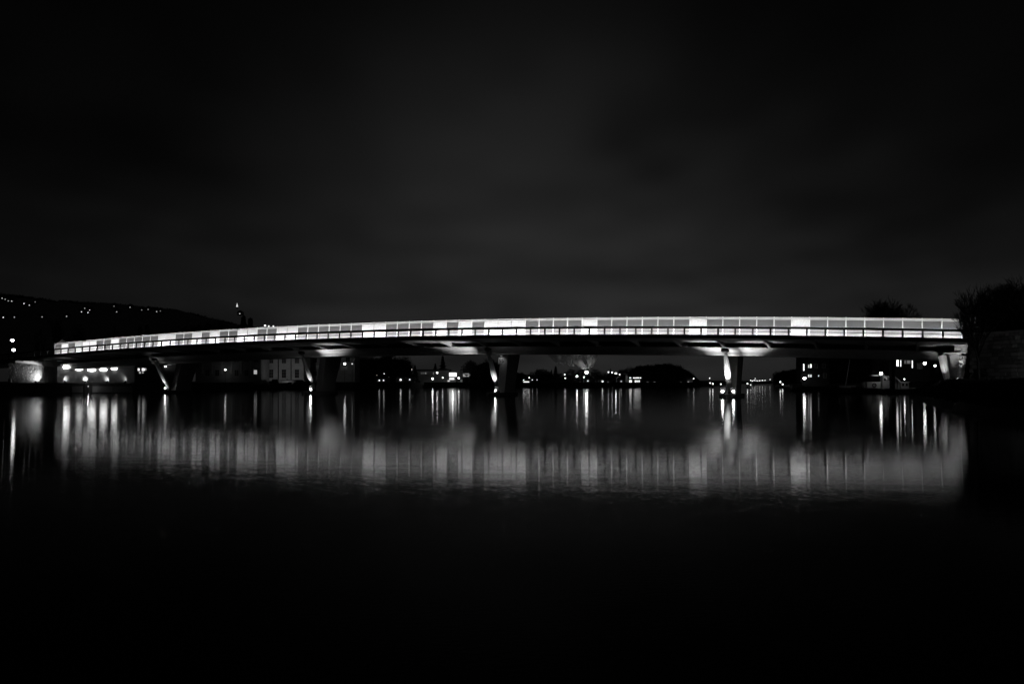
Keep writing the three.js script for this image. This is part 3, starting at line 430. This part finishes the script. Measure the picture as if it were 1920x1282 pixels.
// ---------------------------------------------------------------- lamps and lit houses
const poleGeo = new THREE.CylinderGeometry(0.045, 0.07, 1, 6); poleGeo.translate(0, 0.5, 0);
const bulbGeo = new THREE.SphereGeometry(1, 12, 8), capGeo = new THREE.CylinderGeometry(0.35, 0.9, 0.35, 10);
function streetLamp(u, v, d, r, L, label, group, o = {}) {
  const p = px(u, v, d), ground = o.ground ?? 1.9, t = thing(o.name ?? 'street_lamp', V(p.x, ground, p.z), label, 'lamp', group), h = Math.max(0.3, p.y - ground);
  mesh('pole', poleGeo, M.steelDark, t).scale.set(1, h - r * 0.9, 1);
  mesh('lamp_globe', bulbGeo, glow(L), t, V(0, h, 0)).scale.set(r, r * 0.85, r);
  mesh('lamp_cap', capGeo, M.steelDark, t, V(0, h + r * 0.95, 0)).scale.set(r, r, r);
  if (o.cd) pointLight(t, V(0, h, 0), o.cd, r * 0.8);
  return t;
}
const houseGeo = new THREE.BoxGeometry(7, 4, 6); houseGeo.translate(0, 2, 0);
const gable = (w, h, d, over = 0.4) => { const s = new THREE.Shape(); s.moveTo(-w / 2 - over, 0); s.lineTo(0, h); s.lineTo(w / 2 + over, 0); const g = new THREE.ExtrudeGeometry(s, { depth: d + 2 * over, bevelEnabled: false }); g.translate(0, 0, -d / 2 - over); return g; };
const houseRoof = gable(7, 2.6, 6), winGeo = new THREE.BoxGeometry(1, 1, 0.1);
function litHouse(u, v, d, size, L, label, group, o = {}) { // a small house whose lit window is what shows
  const p = px(u, v, d), k = o.scale ?? 1, t = thing(o.name ?? 'lit_house', V(p.x, p.y - 2 * k, p.z - 3 * k), label, 'house', group); t.rotation.y = o.turn ?? 0;
  for (const [nm, g, m, y] of [['wall', houseGeo, M.renderDim, 0], ['roof', houseRoof, M.roof, 4 * k]]) mesh(nm, g, m, t, V(0, y, 0)).scale.set(k, k, k);
  const w = mesh('lit_window', winGeo, glow(L), t, V(0, 2 * k, 3 * k + 0.06)); w.scale.set(size, size * (o.aspect ?? 0.8), 1);
  return t;
}
// lights on the hillside
for (const [u, v, L] of [[3, 559, 1.2], [9, 561, 1], [14.5, 564, 0.8], [21, 564.5, 1.4], [44, 569, 2.2], [54, 572, 1.2], [65, 566, 0.4], [5, 595, 2.5], [26, 594.5, 0.9], [78, 594, 0.8], [124, 593, 1.1], [152, 584.5, 1.6], [158, 578, 0.7], [164, 586, 2], [167, 581.5, 2.6], [213, 574, 0.35], [218, 584.5, 0.8], [243, 576, 0.7], [265, 581, 0.4], [277, 580, 0.5], [293, 584, 0.9], [300, 583, 0.3], [449, 588, 1.2]])
  litHouse(u, v, 1230, 1.15, L * 0.72, 'tiny house with one lit window high on the dark hillside', 'lit houses on the hillside', { name: 'hillside_house', scale: 1 });
{ const p = px(444, 570, 1225), t = thing('lit_mast', V(p.x, p.y - 6, p.z), 'small lit pyramid shape high on the hillside above the firs', 'lamp'); const g = new THREE.ConeGeometry(1.3, 5, 8); mesh('light_cone', g, glow(0.8), t, V(0, 5, 0)); mesh('pole', new THREE.CylinderGeometry(0.2, 0.3, 4, 6), M.steelDark, t, V(0, 0.2, 0)); }
for (const u of [496.5, 503.5, 512]) streetLamp(u, u === 496.5 ? 610.5 : 611.5, 520, 0.5, u === 496.5 ? 3 : 1.2, 'high street lamp just clearing the panel wall beside the twin firs', 'street lamps above the panel wall', { name: 'tall_lamp', ground: 20 });
// town end
streetLamp(22, 638, 214, 0.36, 11, 'bright globe street lamp on the tall pole beyond the approach railing', null, { cd: 12 });
streetLamp(24.5, 656, 206, 0.34, 11, 'bright globe street lamp on the short pole beyond the approach railing', null, { cd: 12 });
{ // gabled hut behind the panel wall
  const p = flat(126, 232, 1.9), t = thing('gabled_hut', p, 'small pale gabled house peeking over the panel wall', 'house'), top = px(126, 637, 232).y - 1.9;
  mesh('wall', new THREE.BoxGeometry(4, top - 1.7, 5), M.render, t, V(0, (top - 1.7) / 2, 0)); mesh('roof', gable(4, 1.7, 5, 0.3), M.renderDim, t, V(0, top - 1.7, 0)); pointLight(mesh('porch_lamp', new THREE.SphereGeometry(0.15, 10, 8), glow(10), t, V(-1.2, top - 2.6, 3.1)), V(0, 0.3, 0.5), 5, 0.1);
}
{ // low house on the bank under the first span, with a lit eave
  const A = px(246, 722, 226), t = thing('bank_house', V(px(292, 722, 230).x, 1.95, -230), 'low dark bank house with a lit eave under the first span', 'house');
  box('wall', M.dark, t, V(0, 2.1, -4), [12.4, 4.2, 6]); box('roof', M.roof, t, V(0, 4.5, -4), [13.4, 0.5, 7.6]);
  const e = box('eave_board', M.white, t, V(2.6, 4.55, -0.12), [7.4, 0.34, 0.16]); e.rotation.z = 0.03;
  mesh('eave_lamp', new THREE.BoxGeometry(0.35, 0.2, 0.25), glow(8), t, V(2.0, 3.95, -0.75)); spotLight(t, V(2.0, 3.7, 0.9), V(3.4, 4.6, -0.1), 3.2, 1.1, 0.9, 0.1);
  for (const [x, y, w, h, L] of [[-4.6, 3.25, 0.4, 0.6, 1.4], [-3.5, 3.25, 0.6, 0.6, 1.7], [-2.9, 3.3, 0.2, 0.5, 0.6], [-4.3, 2.5, 0.35, 0.4, 0.5], [-3.6, 2.5, 0.4, 0.3, 0.4]]) box('lit_window', glow(L), t, V(x, y, -0.95), [w, h, 0.06]);
}
function facade(name, u0, u1, vTop, vBase, d, mat, label, o = {}) { // long house front facing the river, built from its base
  const a = px(u0, vBase, d), b = px(u1, vBase, d), W = b.x - a.x, H = px(u0, vTop, d).y - a.y, t = thing(name, V((a.x + b.x) / 2, a.y, a.z), label, 'building', o.group), X = (u) => (px(u, vBase, d).x - (a.x + b.x) / 2), Y = (v) => px(u0, v, d).y - a.y;
  box('wall', mat, t, V(0, H / 2, -(o.deep ?? 10) / 2), [W, H, o.deep ?? 10]); box('roof', M.roof, t, V(0, H + 0.3, -(o.deep ?? 10) / 2), [W + 0.6, 0.6, (o.deep ?? 10) + 0.6]);
  return { t, X, Y, W, H, d, px: d / FOCAL };
}
function windowOn(f, u, v, w, h, lit, bars = [1, 2]) { // u, v centre; w, h in pixels of the frame
  const s = f.px, g = sub('window', f.t, V(f.X(u), f.Y(v), 0)), W = w * s, H = h * s;
  box('window_pane', lit ? glow(lit) : M.pane, g, V(0, 0, 0.012), [W, H, 0.02]);
  for (const x of [-W / 2, W / 2]) box('window_frame', M.renderDim, g, V(x, 0, 0.05), [0.12, H + 0.12, 0.12]);
  for (const y of [-H / 2, H / 2]) box('window_frame', M.renderDim, g, V(0, y, 0.05), [W - 0.12, 0.12, 0.12]);
  for (let i = 1; i <= bars[0]; i++) box('glazing_bar', M.renderDim, g, V(-W / 2 + W * i / (bars[0] + 1), 0, 0.04), [0.07, H - 0.12, 0.05]);
  for (let i = 1; i <= bars[1]; i++) box('glazing_bar', M.renderDim, g, V(0, -H / 2 + H * i / (bars[1] + 1), 0.035), [W - 0.12, 0.06, 0.05]);
  return g;
}
{ // dark long house, then the lit pale house beside it
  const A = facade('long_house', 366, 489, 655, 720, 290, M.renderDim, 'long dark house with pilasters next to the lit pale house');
  for (let u = 379; u < 489; u += 18.2) { box('pilaster', M.render, A.t, V(A.X(u), A.Y(690) + 1, 0.14), [0.5, A.H - 5, 0.28]); }
  for (let i = 0; i < 6; i++) { const u = 388.5 + i * 18.2; windowOn(A, u, 676, 9, 6, 0); if (i !== 2 && i !== 5) windowOn(A, u, 699, 8, 11, 0); }
  windowOn(A, 478.5, 697.5, 6.5, 8, 0.55, [2, 1]);
  streetLamp(421.7, 693, 287, 0.3, 5, 'small lamp in front of the long dark house', null, { name: 'yard_lamp', cd: 3, ground: 1.95 });
  const B = facade('pale_house', 491.5, 569, 652, 714, 300, M.render, 'pale rendered house lit by a lamp, seen under the bridge');
  for (const u of [508, 532, 556.5]) { windowOn(B, u, 676, 8, 10, 0); windowOn(B, u, 700.5, 8, 16, 0); box('window_sill', M.render, B.t, V(B.X(u), B.Y(709.8), 0.12), [1.7, 0.16, 0.3]); }
  for (const u of [497.5, 521.5, 545.5]) box('downpipe', M.dark, B.t, V(B.X(u), B.H / 2, 0.12), [0.28, B.H - 0.2, 0.2]);
  box('plinth_ledge', M.render, B.t, V(B.X(501), 0.3, 0.2), [2.9, 0.5, 0.4]);
  floodlight(px(486, 712, 292), px(506, 696, 300), 'lamp on the bank washing the corner of the pale house', 62, 0.95, 1.5, { lens: 0.1 });
  floodlight(px(538, 713, 285), px(532, 690, 300), 'lamp on the bank before the middle of the pale house', 55, 0.9, 0.6, { lens: 0.1 });
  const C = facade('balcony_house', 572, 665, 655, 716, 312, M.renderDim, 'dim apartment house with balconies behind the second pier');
  for (const [u, v] of [[600, 688], [614, 688], [646, 690]]) { const bal = sub('balcony', C.t, V(C.X(u), C.Y(v), 0)); box('balcony_slab', M.concreteBox, bal, V(0, -0.7, 0.7), [2.2, 0.18, 1.4]); for (let i = 0; i < 8; i++) box('baluster', M.frame, bal, V(-1 + i * 0.286, -0.1, 1.35), [0.1, 1.0, 0.06]); box('balcony_rail', M.frame, bal, V(0, 0.45, 1.35), [2.2, 0.1, 0.1]); }
  for (const [u, v] of [[590, 675], [607, 675], [625, 675], [652, 674], [590, 700], [626, 700]]) windowOn(C, u, v, 8, 9, 0, [1, 1]);
  streetLamp(646, 682, 306, 0.38, 8, 'bright lamp before the dim apartment house', null, { name: 'yard_lamp', cd: 6 });
  streetLamp(660, 682, 306, 0.22, 1.2, 'dim narrow lamp at the edge of the dim apartment house', null, { name: 'yard_lamp' });
}
{ // service building with glowing signs on the far bank
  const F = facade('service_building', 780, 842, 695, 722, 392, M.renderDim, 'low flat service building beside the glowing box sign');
  for (const u of [790, 793.5, 798]) windowOn(F, u, 699.5, 2.2, 3.6, u === 798 ? 0.4 : 0.15, [1, 1]);
  windowOn(F, 812.5, 700, 1, 5, 0.5, [0, 0]);
  const post = (u, v) => flat(u, 384, 1.9), s = thing('box_sign', flat(849, 384, 1.9), 'white glowing box sign on two posts by the water', 'sign'), y = (v) => px(849, v, 384).y - 1.9;
  mesh('sign_box', new RoundedBoxGeometry(3.0, 1.6, 0.5, 2, 0.12), glow(1.7), s, V(0, y(702.3), 0)); for (const x of [-1.2, 1.2]) box('sign_post', M.steelDark, s, V(x, y(706) / 2, -0.1), [0.16, y(706), 0.16]); pointLight(s, V(0, y(702.3), 0.9), 7, 0.4);
  const k = thing('lit_kiosk', flat(847, 381, 1.9), 'small kiosk with a bright front under the glowing box sign', 'kiosk'); box('wall', M.renderDim, k, V(0, 0.9, -1), [3, 1.8, 1.8]); box('roof', M.roof, k, V(0, 1.9, -0.9), [3.4, 0.2, 2.4]); const kw = px(847, 710, 381).y - 1.9; box('lit_window', glow(1.2), k, V(0, kw, -0.05), [2.0, 0.75, 0.06]); box('lit_window', glow(0.7), k, V(-1.25, kw - 0.85, -0.05), [0.9, 0.5, 0.06]);
  const ar = thing('arrow_sign', flat(875, 388, 1.9), 'outlined arrow sign with a dim glow next to the box sign', 'sign'), sh = new THREE.Shape(); sh.moveTo(-1.5, -0.65); sh.lineTo(0.8, -0.65); sh.lineTo(1.55, 0); sh.lineTo(0.8, 0.65); sh.lineTo(-1.5, 0.65); const ho = new THREE.Path(); ho.moveTo(-0.8, -0.25); ho.lineTo(0.5, -0.25); ho.lineTo(0.95, 0.02); ho.lineTo(0.5, 0.3); ho.lineTo(-0.8, 0.3); sh.holes.push(ho);
  const ag = new THREE.ExtrudeGeometry(sh, { depth: 0.2, bevelEnabled: false }), ay = px(875, 703, 388).y - 1.9; mesh('arrow_light', ag, glow(0.35), ar, V(0, ay, 0)); box('sign_back', M.dark, ar, V(-0.1, ay, -0.1), [2.8, 1.2, 0.1]); for (const x of [-0.9, 0.6]) box('sign_post', M.steelDark, ar, V(x, ay / 2 - 0.3, -0.2), [0.14, ay, 0.14]);
  const fl = thing('lit_flag_board', flat(865, 383, 1.9), 'pale upright board lit beside the glowing box sign', 'sign'), fy = px(865, 715.5, 383).y - 1.9; box('sign_board', M.frame, fl, V(0, Math.max(fy, 0.6), 0), [0.9, 1.3, 0.1], [0, -0.4, 0]); box('foot', M.steelDark, fl, V(0, 0.05, 0), [1, 0.2, 0.6]);
}
// street lamps and lit windows along the far bank; low lights are windows of boathouses
const farLamps = [[772, 692.5, 360, 3], [811, 710, 374, 16], [819.5, 698.7, 380, 9], [830, 708, 376, 6], [860, 708.7, 380, 8], [720, 700.6, 342, 2], [707, 704, 340, 1.2], [729, 707, 344, 2], [965, 711, 380, 3], [982, 712, 380, 4], [992.5, 708, 382, 3], [998, 712, 382, 2], [1007, 712, 384, 1.2], [1059, 702, 386, 4], [1060, 709, 384, 4], [1082, 705.5, 384, 18], [1095, 707, 384, 6], [1141, 697.5, 390, 5], [1148, 698, 390, 6], [1155, 700, 390, 14], [1162, 702, 390, 4], [1181, 702, 392, 1.5], [1301, 709.7, 386, 3], [1331, 709, 460, 3.5]];
for (const [u, v, d, L] of farLamps) streetLamp(u, v, d, L > 7 ? 0.32 : L > 2.5 ? 0.23 : 0.17, L * 1.1, 'globe street lamp glowing on the far bank under the bridge', 'street lamps along the far bank', { name: 'shore_lamp', cd: L > 5 ? L * 0.5 : 0 });
const lowLights = [[708.5, 708, 340, 1.4], [711, 713, 338, 2], [719, 713, 338, 1.6], [751, 712, 346, 3], [768, 711.5, 350, 1.5], [892.5, 722, 380, 0.6], [987, 717, 380, 2.6], [1025, 719, 380, 1.2], [1031, 715, 381, 2], [1036, 717.5, 382, 1.2], [1055, 718, 381, 2.6], [1102.5, 714, 383, 1.8], [1107, 716, 384, 0.8], [1130, 715, 383, 3], [1140, 717, 383, 0.7], [1165, 715, 384, 1], [1214.5, 717, 386, 0.7], [1228, 717, 387, 1.3], [1237, 719, 386, 3.4], [1243, 720, 386, 0.8], [1277, 717, 386, 0.25], [1291, 716, 387, 0.7]];
for (const [u, v, d, L] of lowLights) litHouse(u, v, d, u === 987 ? 2.2 : L > 2 ? 0.5 : 0.38, L * 1.1, 'small boathouse with a lit window on the far bank', 'boathouses with lit windows along the far bank', { name: 'boathouse', scale: 0.5, aspect: u === 987 ? 0.32 : 0.9 });
{ // waterfront pavilion with a row of lights
  const F = facade('pavilion', 1178, 1206, 704, 722, 386, M.renderDim, 'waterfront pavilion with a lit upper row and bright windows', {});
  for (const u of [1182, 1189, 1193, 1196.5, 1201]) windowOn(F, u, 708.3, u === 1182 || u === 1196.5 ? 2.8 : 2.4, 2, 3.4, [0, 0]);
  for (const [u, w] of [[1182.5, 5], [1192, 3], [1195.5, 1.6], [1198.5, 2.2]]) windowOn(F, u, 714.8, w, 4.4, 2.6, [1, 0]);
}
// the brightest lamp with steam drifting over it
{
  const p = px(1100, 698, 396), t = thing('plant_lamp', V(p.x, 1.9, p.z), 'very bright lamp under the drifting steam on the far bank', 'lamp'), h = p.y - 1.9;
  mesh('pole', poleGeo, M.steelDark, t).scale.set(2, h, 2); mesh('lamp_globe', bulbGeo, glow(20), t, V(0, h, 0)).scale.set(0.6, 0.6, 0.6); pointLight(t, V(0, h, 0), 520, 0.5);
  const r = rng(88), parts = [], nn = valueNoise(140), alpha = grey(256, 256, (x, y) => Math.pow(0.2 + 0.55 * nA(x * 4 * Math.round(1), y * 3) + 0.25 * nB(x * 8, y * 6), 1.3));
  const mat = new THREE.MeshStandardMaterial({ color: new THREE.Color(0.9, 0.9, 0.9), roughness: 1, transparent: true, opacity: 0.5, alphaMap: alpha, side: THREE.DoubleSide, depthWrite: false });
  const wisp = (u0, v0, u1, v1, bend, r0, r1) => { for (const k of [1, 0.55]) { const K = 26, S = 14, P = [], uv = [], idx = []; for (let i = 0; i <= K; i++) { const t = i / K, c = px(u0 + (u1 - u0) * t + bend * Math.sin(t * Math.PI), v0 + (v1 - v0) * t, 399), R = (r0 + (r1 - r0) * Math.pow(t, 0.7)) * k * (i === 0 ? 0.2 : 1); for (let j = 0; j <= S; j++) { const a = j / S * 6.2832, f = R * (0.55 + 0.9 * nn(3 * Math.cos(a) + u0, t * 7 + 3 * Math.sin(a) + k * 9)); P.push(c.x + Math.cos(a) * f, c.y + Math.sin(a) * f * 0.35, c.z + Math.sin(a) * f); uv.push(j / S, t * 1.3 + k); } } for (let i = 0; i < K; i++) for (let j = 0; j < S; j++) { const a = i * (S + 1) + j; idx.push(a, a + 1, a + S + 1, a + 1, a + S + 2, a + S + 1); } const g = new THREE.BufferGeometry(); g.setAttribute('position', new THREE.Float32BufferAttribute(P, 3)); g.setAttribute('uv', new THREE.Float32BufferAttribute(uv, 2)); g.setIndex(idx); g.computeVertexNormals(); parts.push(g); } };
  wisp(1098, 693, 1072, 650, -4, 0.8, 3.6); wisp(1103, 692, 1092, 650, 9, 0.7, 2.8); wisp(1072, 686, 1046, 650, -2, 1.4, 3.8); wisp(1056, 684, 1030, 650, 0, 1.4, 3.4); wisp(1110, 688, 1112, 650, 4, 0.5, 1.8);
  tag(mesh('steam', mergeGeometries(parts), mat), 'pale lit steam drifting over the far bank trees', 'steam', null, 'stuff');
  const c = thing('chimney', flat(1101, 401, 1.9), 'short dark chimney beneath the steam on the far bank', 'chimney'); mesh('flue', new THREE.CylinderGeometry(0.5, 0.7, px(0, 697, 401).y - 1.9, 12), M.dark, c, V(0, (px(0, 697, 401).y - 1.9) / 2, 0)); mesh('flue_cap', new THREE.CylinderGeometry(0.65, 0.65, 0.4, 12), M.steelGrey, c, V(0, px(0, 697, 401).y - 1.9, 0));
}
{ // distant low bridge with a row of lamps
  const A = flat(1312, 600), B = flat(1520, 560), t = thing('distant_bridge', V((A.x + B.x) / 2, 0, (A.z + B.z) / 2), 'thin low bridge far up the river', 'bridge'), len = A.distanceTo(B), ry = Math.atan2(-(B.z - A.z), B.x - A.x);
  box('deck', M.renderDim, t, V(0, 2.55, 0), [len, 0.6, 7], [0, ry, 0]); for (let i = 0; i < 5; i++) box('pier', M.concreteBox, t, V(Math.cos(ry) * (i - 2) * len / 5.4, 1, -Math.sin(ry) * (i - 2) * len / 5.4), [1, 2.6, 5], [0, ry, 0]);
  for (const [u, v, L] of [[1408, 713, 3], [1411, 714, 2.4], [1414.5, 713, 2.6], [1418, 713.5, 1.6], [1421, 714, 1.8], [1425, 713.5, 3], [1430, 713, 3.4], [1435, 713, 2.4], [1416.5, 709.5, 1.4], [1444.5, 711.5, 1.6]]) streetLamp(u, v, 568, 0.3, L * 0.9, 'tiny lamp in the row along the thin distant bridge', 'lamps on the distant bridge', { name: 'bridge_lamp', ground: 2.0 });
  for (const [u, v, L] of [[1402, 719, 2], [1408, 721.5, 0.6], [1463.7, 716, 3], [1468, 720.5, 2.4], [1337, 719.5, 2.4], [1332, 718, 1.2], [1352, 720, 1.6]]) { const d = 330, p = px(u, v, d), b = thing('channel_buoy', V(p.x, 0, p.z), 'small lit channel marker floating on the river under the bridge', 'buoy', 'lit channel markers'); mesh('float', new THREE.CylinderGeometry(0.35, 0.45, 0.7, 12), M.hull, b, V(0, 0.1, 0)); mesh('pole', new THREE.CylinderGeometry(0.05, 0.07, Math.max(0.2, p.y - 0.6), 6), M.steelDark, b, V(0, 0.4 + Math.max(0.2, p.y - 0.6) / 2, 0)); mesh('lamp_globe', bulbGeo, glow(L * 2), b, V(0, p.y, 0)).scale.set(0.22, 0.22, 0.22); }
}
// ---------------------------------------------------------------- harbour under the last span
{
  const F = facade('warehouse', 1502, 1556, 650, 724, 240, M.dark, 'tall dark warehouse with lit windows under the last span', { deep: 4 });
  windowOn(F, 1516.8, 686.5, 2.6, 6.5, 1.0, [0, 1]); windowOn(F, 1520.8, 686, 3.2, 7, 3.2, [0, 0]); windowOn(F, 1517, 704.6, 3, 5.2, 1.4, [0, 1]); windowOn(F, 1521, 704.6, 3, 5.2, 1.4, [0, 1]);
  windowOn(F, 1507.5, 688.5, 2.6, 13, 3, [0, 2]); windowOn(F, 1535.5, 704.4, 1.8, 3, 2.4, [0, 0]); windowOn(F, 1512.5, 668.5, 5, 1.8, 3, [0, 0]);
  windowOn(F, 1530, 686, 6, 8, 0); windowOn(F, 1545, 686, 6, 8, 0); windowOn(F, 1547, 704, 6, 8, 0);
  streetLamp(1509, 709, 236, 0.36, 16, 'bright globe lamp before the tall dark warehouse', null, { name: 'quay_lamp', cd: 14, ground: 1.2 });
  streetLamp(1498, 683, 243, 0.16, 6, 'small bracket lamp at the corner of the tall dark warehouse', null, { name: 'corner_lamp', ground: 1.2 });
  const k = thing('pale_crate', flat(1493, 232, 0), 'pale boxy raft moored at the foot of the dark warehouse', 'raft'); mesh('raft_box', new RoundedBoxGeometry(2.4, 1.6, 2.4, 2, 0.08), M.cabin, k, V(0, 0.9, 0)); mesh('raft_deck', new RoundedBoxGeometry(3, 0.35, 3, 1, 0.05), M.woodDark, k, V(0, 0.05, 0));
  const S1 = facade('long_shed', 1556, 1668, 655, 718, 262, M.dark, 'long black shed behind the sailing boat mast'); for (const u of [1572, 1596, 1620, 1644]) windowOn(S1, u, 690, 10, 9, 0);
  const S2 = facade('corner_shed', 1752, 1850, 650, 716, 212, M.dark, 'black shed behind the leaning abutment pillar'); windowOn(S2, 1757, 695, 5, 6, 0);
  // quayside building with tall lit windows behind the pale workboat
  const G = facade('harbour_house', 1668, 1745, 655, 716, 205, M.dark, 'dark harbour house with tall lit windows under the last span');
  windowOn(G, 1683.5, 680.5, 4.5, 12, 4, [0, 0]); windowOn(G, 1689.5, 681, 2.2, 13, 3, [0, 1]); windowOn(G, 1698, 678, 5, 8, 0.09, [0, 0]); windowOn(G, 1704, 678, 8, 8, 0.12, [0, 0]); windowOn(G, 1711.2, 682.5, 2.6, 15, 3, [0, 1]); windowOn(G, 1725, 686, 10, 10, 0.012, [1, 0]);
  streetLamp(1735, 681, 196, 0.32, 14, 'bright lamp hanging high beside the dark harbour house', null, { name: 'quay_lamp', cd: 6, ground: 1.2 });
  streetLamp(1754, 685.5, 180, 0.2, 8, 'small round lamp next to the leaning abutment pillar', null, { name: 'quay_lamp', ground: 1.2 });
  streetLamp(1653.5, 672.3, 200, 0.14, 5, 'tiny lamp high above the boat with a lifebuoy', null, { name: 'quay_lamp', ground: 1.2 });
}
function hullGeo(L, W, H) { // bow at +x
  const P = [], idx = [], K = 18, prof = [[0, -0.35], [0.55, -0.3], [0.88, 0.1], [1, H]]; const ring = prof.length * 2 - 1;
  for (let i = 0; i <= K; i++) { const t = i / K, w = W / 2 * Math.pow(Math.min(1, (1 - t) * 2.4), 0.6) * (t < 0.1 ? 0.88 + 1.2 * t : 1), sheer = 0.35 * H * Math.pow(Math.max(0, t - 0.4) / 0.6, 2); for (let j = 0; j < ring; j++) { const k = Math.abs(j - (prof.length - 1)), s = Math.sign(j - (prof.length - 1)), [a, b] = prof[k]; P.push((t - 0.5) * L + (b > 0 ? t * t * 0.35 * b : 0), b + (k === 3 ? sheer : 0), s * a * w); } }
  for (let i = 0; i < K; i++) for (let j = 0; j < ring - 1; j++) { const a = i * ring + j, b = a + ring; idx.push(a, a + 1, b, b, a + 1, b + 1); } for (let i = 0; i < K; i++) { const a = i * ring, b = a + ring - 1, c = a + ring, d = c + ring - 1; idx.push(a, c, b, c, d, b); }
  for (let j = 1; j < ring - 1; j++) idx.push(0, j + 1, j);
  const g = new THREE.BufferGeometry(); g.setAttribute('position', new THREE.Float32BufferAttribute(P, 3)); g.setIndex(idx); return toCreasedNormals(g, 0.7);
}
function boat(name, u, d, turn, L, label, build) { const b = thing(name, flat(u, d, 0), label, 'boat'); b.rotation.y = turn; build(b); return b; }
boat('sailing_boat', 1587, 196, 2.9, 9, 'dark sailing boat with a leaning mast moored under the bridge', (b) => {
  mesh('hull', hullGeo(9, 2.8, 1.0), M.hull, b); mesh('cabin', new RoundedBoxGeometry(3.2, 0.7, 1.6, 2, 0.15), M.cabin, b, V(-0.3, 1.15, 0));
  const mast = px(1593.5, 674, 196).y; mesh('mast', tubeGeo(V(0.2, 0.9, 0), V(-0.75, mast, 0), 0.1, 0.06, 10), M.frame, b); for (const [x, z] of [[4.6, 0], [-4.3, 0], [0, 1.3], [0, -1.3]]) mesh('stay', tubeGeo(V(x, 1, z), V(-0.7, mast - 0.3, 0), 0.018, 0.018, 4), M.steelGrey, b); mesh('boom', tubeGeo(V(0.1, 1.8, 0), V(-3.6, 1.9, 0), 0.07, 0.06, 8), M.steelGrey, b);
});
boat('cabin_boat', 1640, 192, 3.05, 8, 'cabin boat with a round lifebuoy on its pale side', (b) => {
  mesh('hull', hullGeo(8.6, 3, 0.9), M.hull, b); mesh('cabin', new RoundedBoxGeometry(2.9, 1.4, 2.2, 2, 0.12), M.cabin, b, V(0.3, 1.5, 0)); mesh('wheelhouse', new RoundedBoxGeometry(1.4, 2.6, 2.0, 2, 0.1), M.cabin, b, V(-2.1, 2.1, 0)); box('canopy', M.frame, b, V(-0.4, 3.5, 0), [2.4, 0.08, 2.3]);
  const ring = new THREE.TorusGeometry(0.34, 0.1, 10, 24); mesh('lifebuoy', ring, M.dark, b, V(0.3, 1.55, -1.16)); for (const x of [2.3, 2.6]) mesh('rail_post', new THREE.CylinderGeometry(0.035, 0.035, 1.4, 6), M.frame, b, V(x, 1.5, -0.9));
  for (const x of [-2.5, -1.8]) box('window_pane', M.pane, b, V(x, 2.75, -1.02), [0.5, 0.6, 0.05]);
});
streetLamp(1652.7, 700, 189.5, 0.3, 14, 'bright globe lamp above the boat with a lifebuoy', null, { name: 'quay_lamp', cd: 2.5, ground: 0 });
boat('workboat', 1686, 186, 0.25, 8, 'pale workboat with a raised ramp below the lit harbour windows', (b) => {
  mesh('hull', hullGeo(7.5, 3, 0.8), M.hull, b); mesh('wheelhouse', new RoundedBoxGeometry(1.9, 1.3, 1.8, 2, 0.1), M.hullWhite, b, V(0.7, 1.45, 0)); box('cabin_roof', M.hullWhite, b, V(0.4, 2.18, 0), [2.6, 0.12, 2.1]);
  mesh('ramp', beamGeo(V(-2.2, 3.6, 0.5), V(-0.5, 2.3, 0.5), 1.2, 0.22), M.hullWhite, b); box('ramp_post', M.hullWhite, b, V(-0.55, 1.5, 0.6), [0.26, 1.7, 0.3]); mesh('deck_lamp', new THREE.SphereGeometry(0.12, 10, 8), glow(5), b, V(0.6, 2.75, 0.9)); pointLight(b, V(0.2, 3.0, 1.6), 0.8, 0.1);
  for (const x of [0.3, 1.1]) box('window_pane', M.pane, b, V(x, 1.65, 0.92), [0.5, 0.5, 0.05]);
});
boat('motorboat', 522, 288, -0.35, 8, 'open motorboat with a white bow moored before the pale house', (b) => { mesh('hull', hullGeo(8.5, 2.8, 1.3), M.hull, b); mesh('bow_strip', beamGeo(V(-4.2, 2.2, 1.2), V(-2.4, 1.0, 1.3), 0.2, 0.5), M.hullWhite, b); mesh('cuddy', new RoundedBoxGeometry(2.2, 1.3, 1.8, 2, 0.2), M.dark, b, V(-0.8, 1.9, 0)); b.position.y = 0.4; });
boat('covered_boat', 549, 290, 0.1, 9, 'long boat under a dark cover before the pale house', (b) => { mesh('hull', hullGeo(9.5, 3, 1.4), M.hull, b); const g = new THREE.CapsuleGeometry(1.15, 5.4, 6, 14); g.rotateZ(Math.PI / 2); g.scale(1, 0.75, 1.1); mesh('cover', g, M.dark, b, V(-0.4, 1.55, 0)); b.position.y = 0.4; });
// low path lamp just outside the picture: it lights the foot of the stone wall
streetLamp(1944, 700, 101.5, 0.14, 8, 'low bollard lamp on the path at the foot of the high stone wall', null, { name: 'path_lamp', cd: 5, ground: 2.2 });

renderer.render(scene, camera);
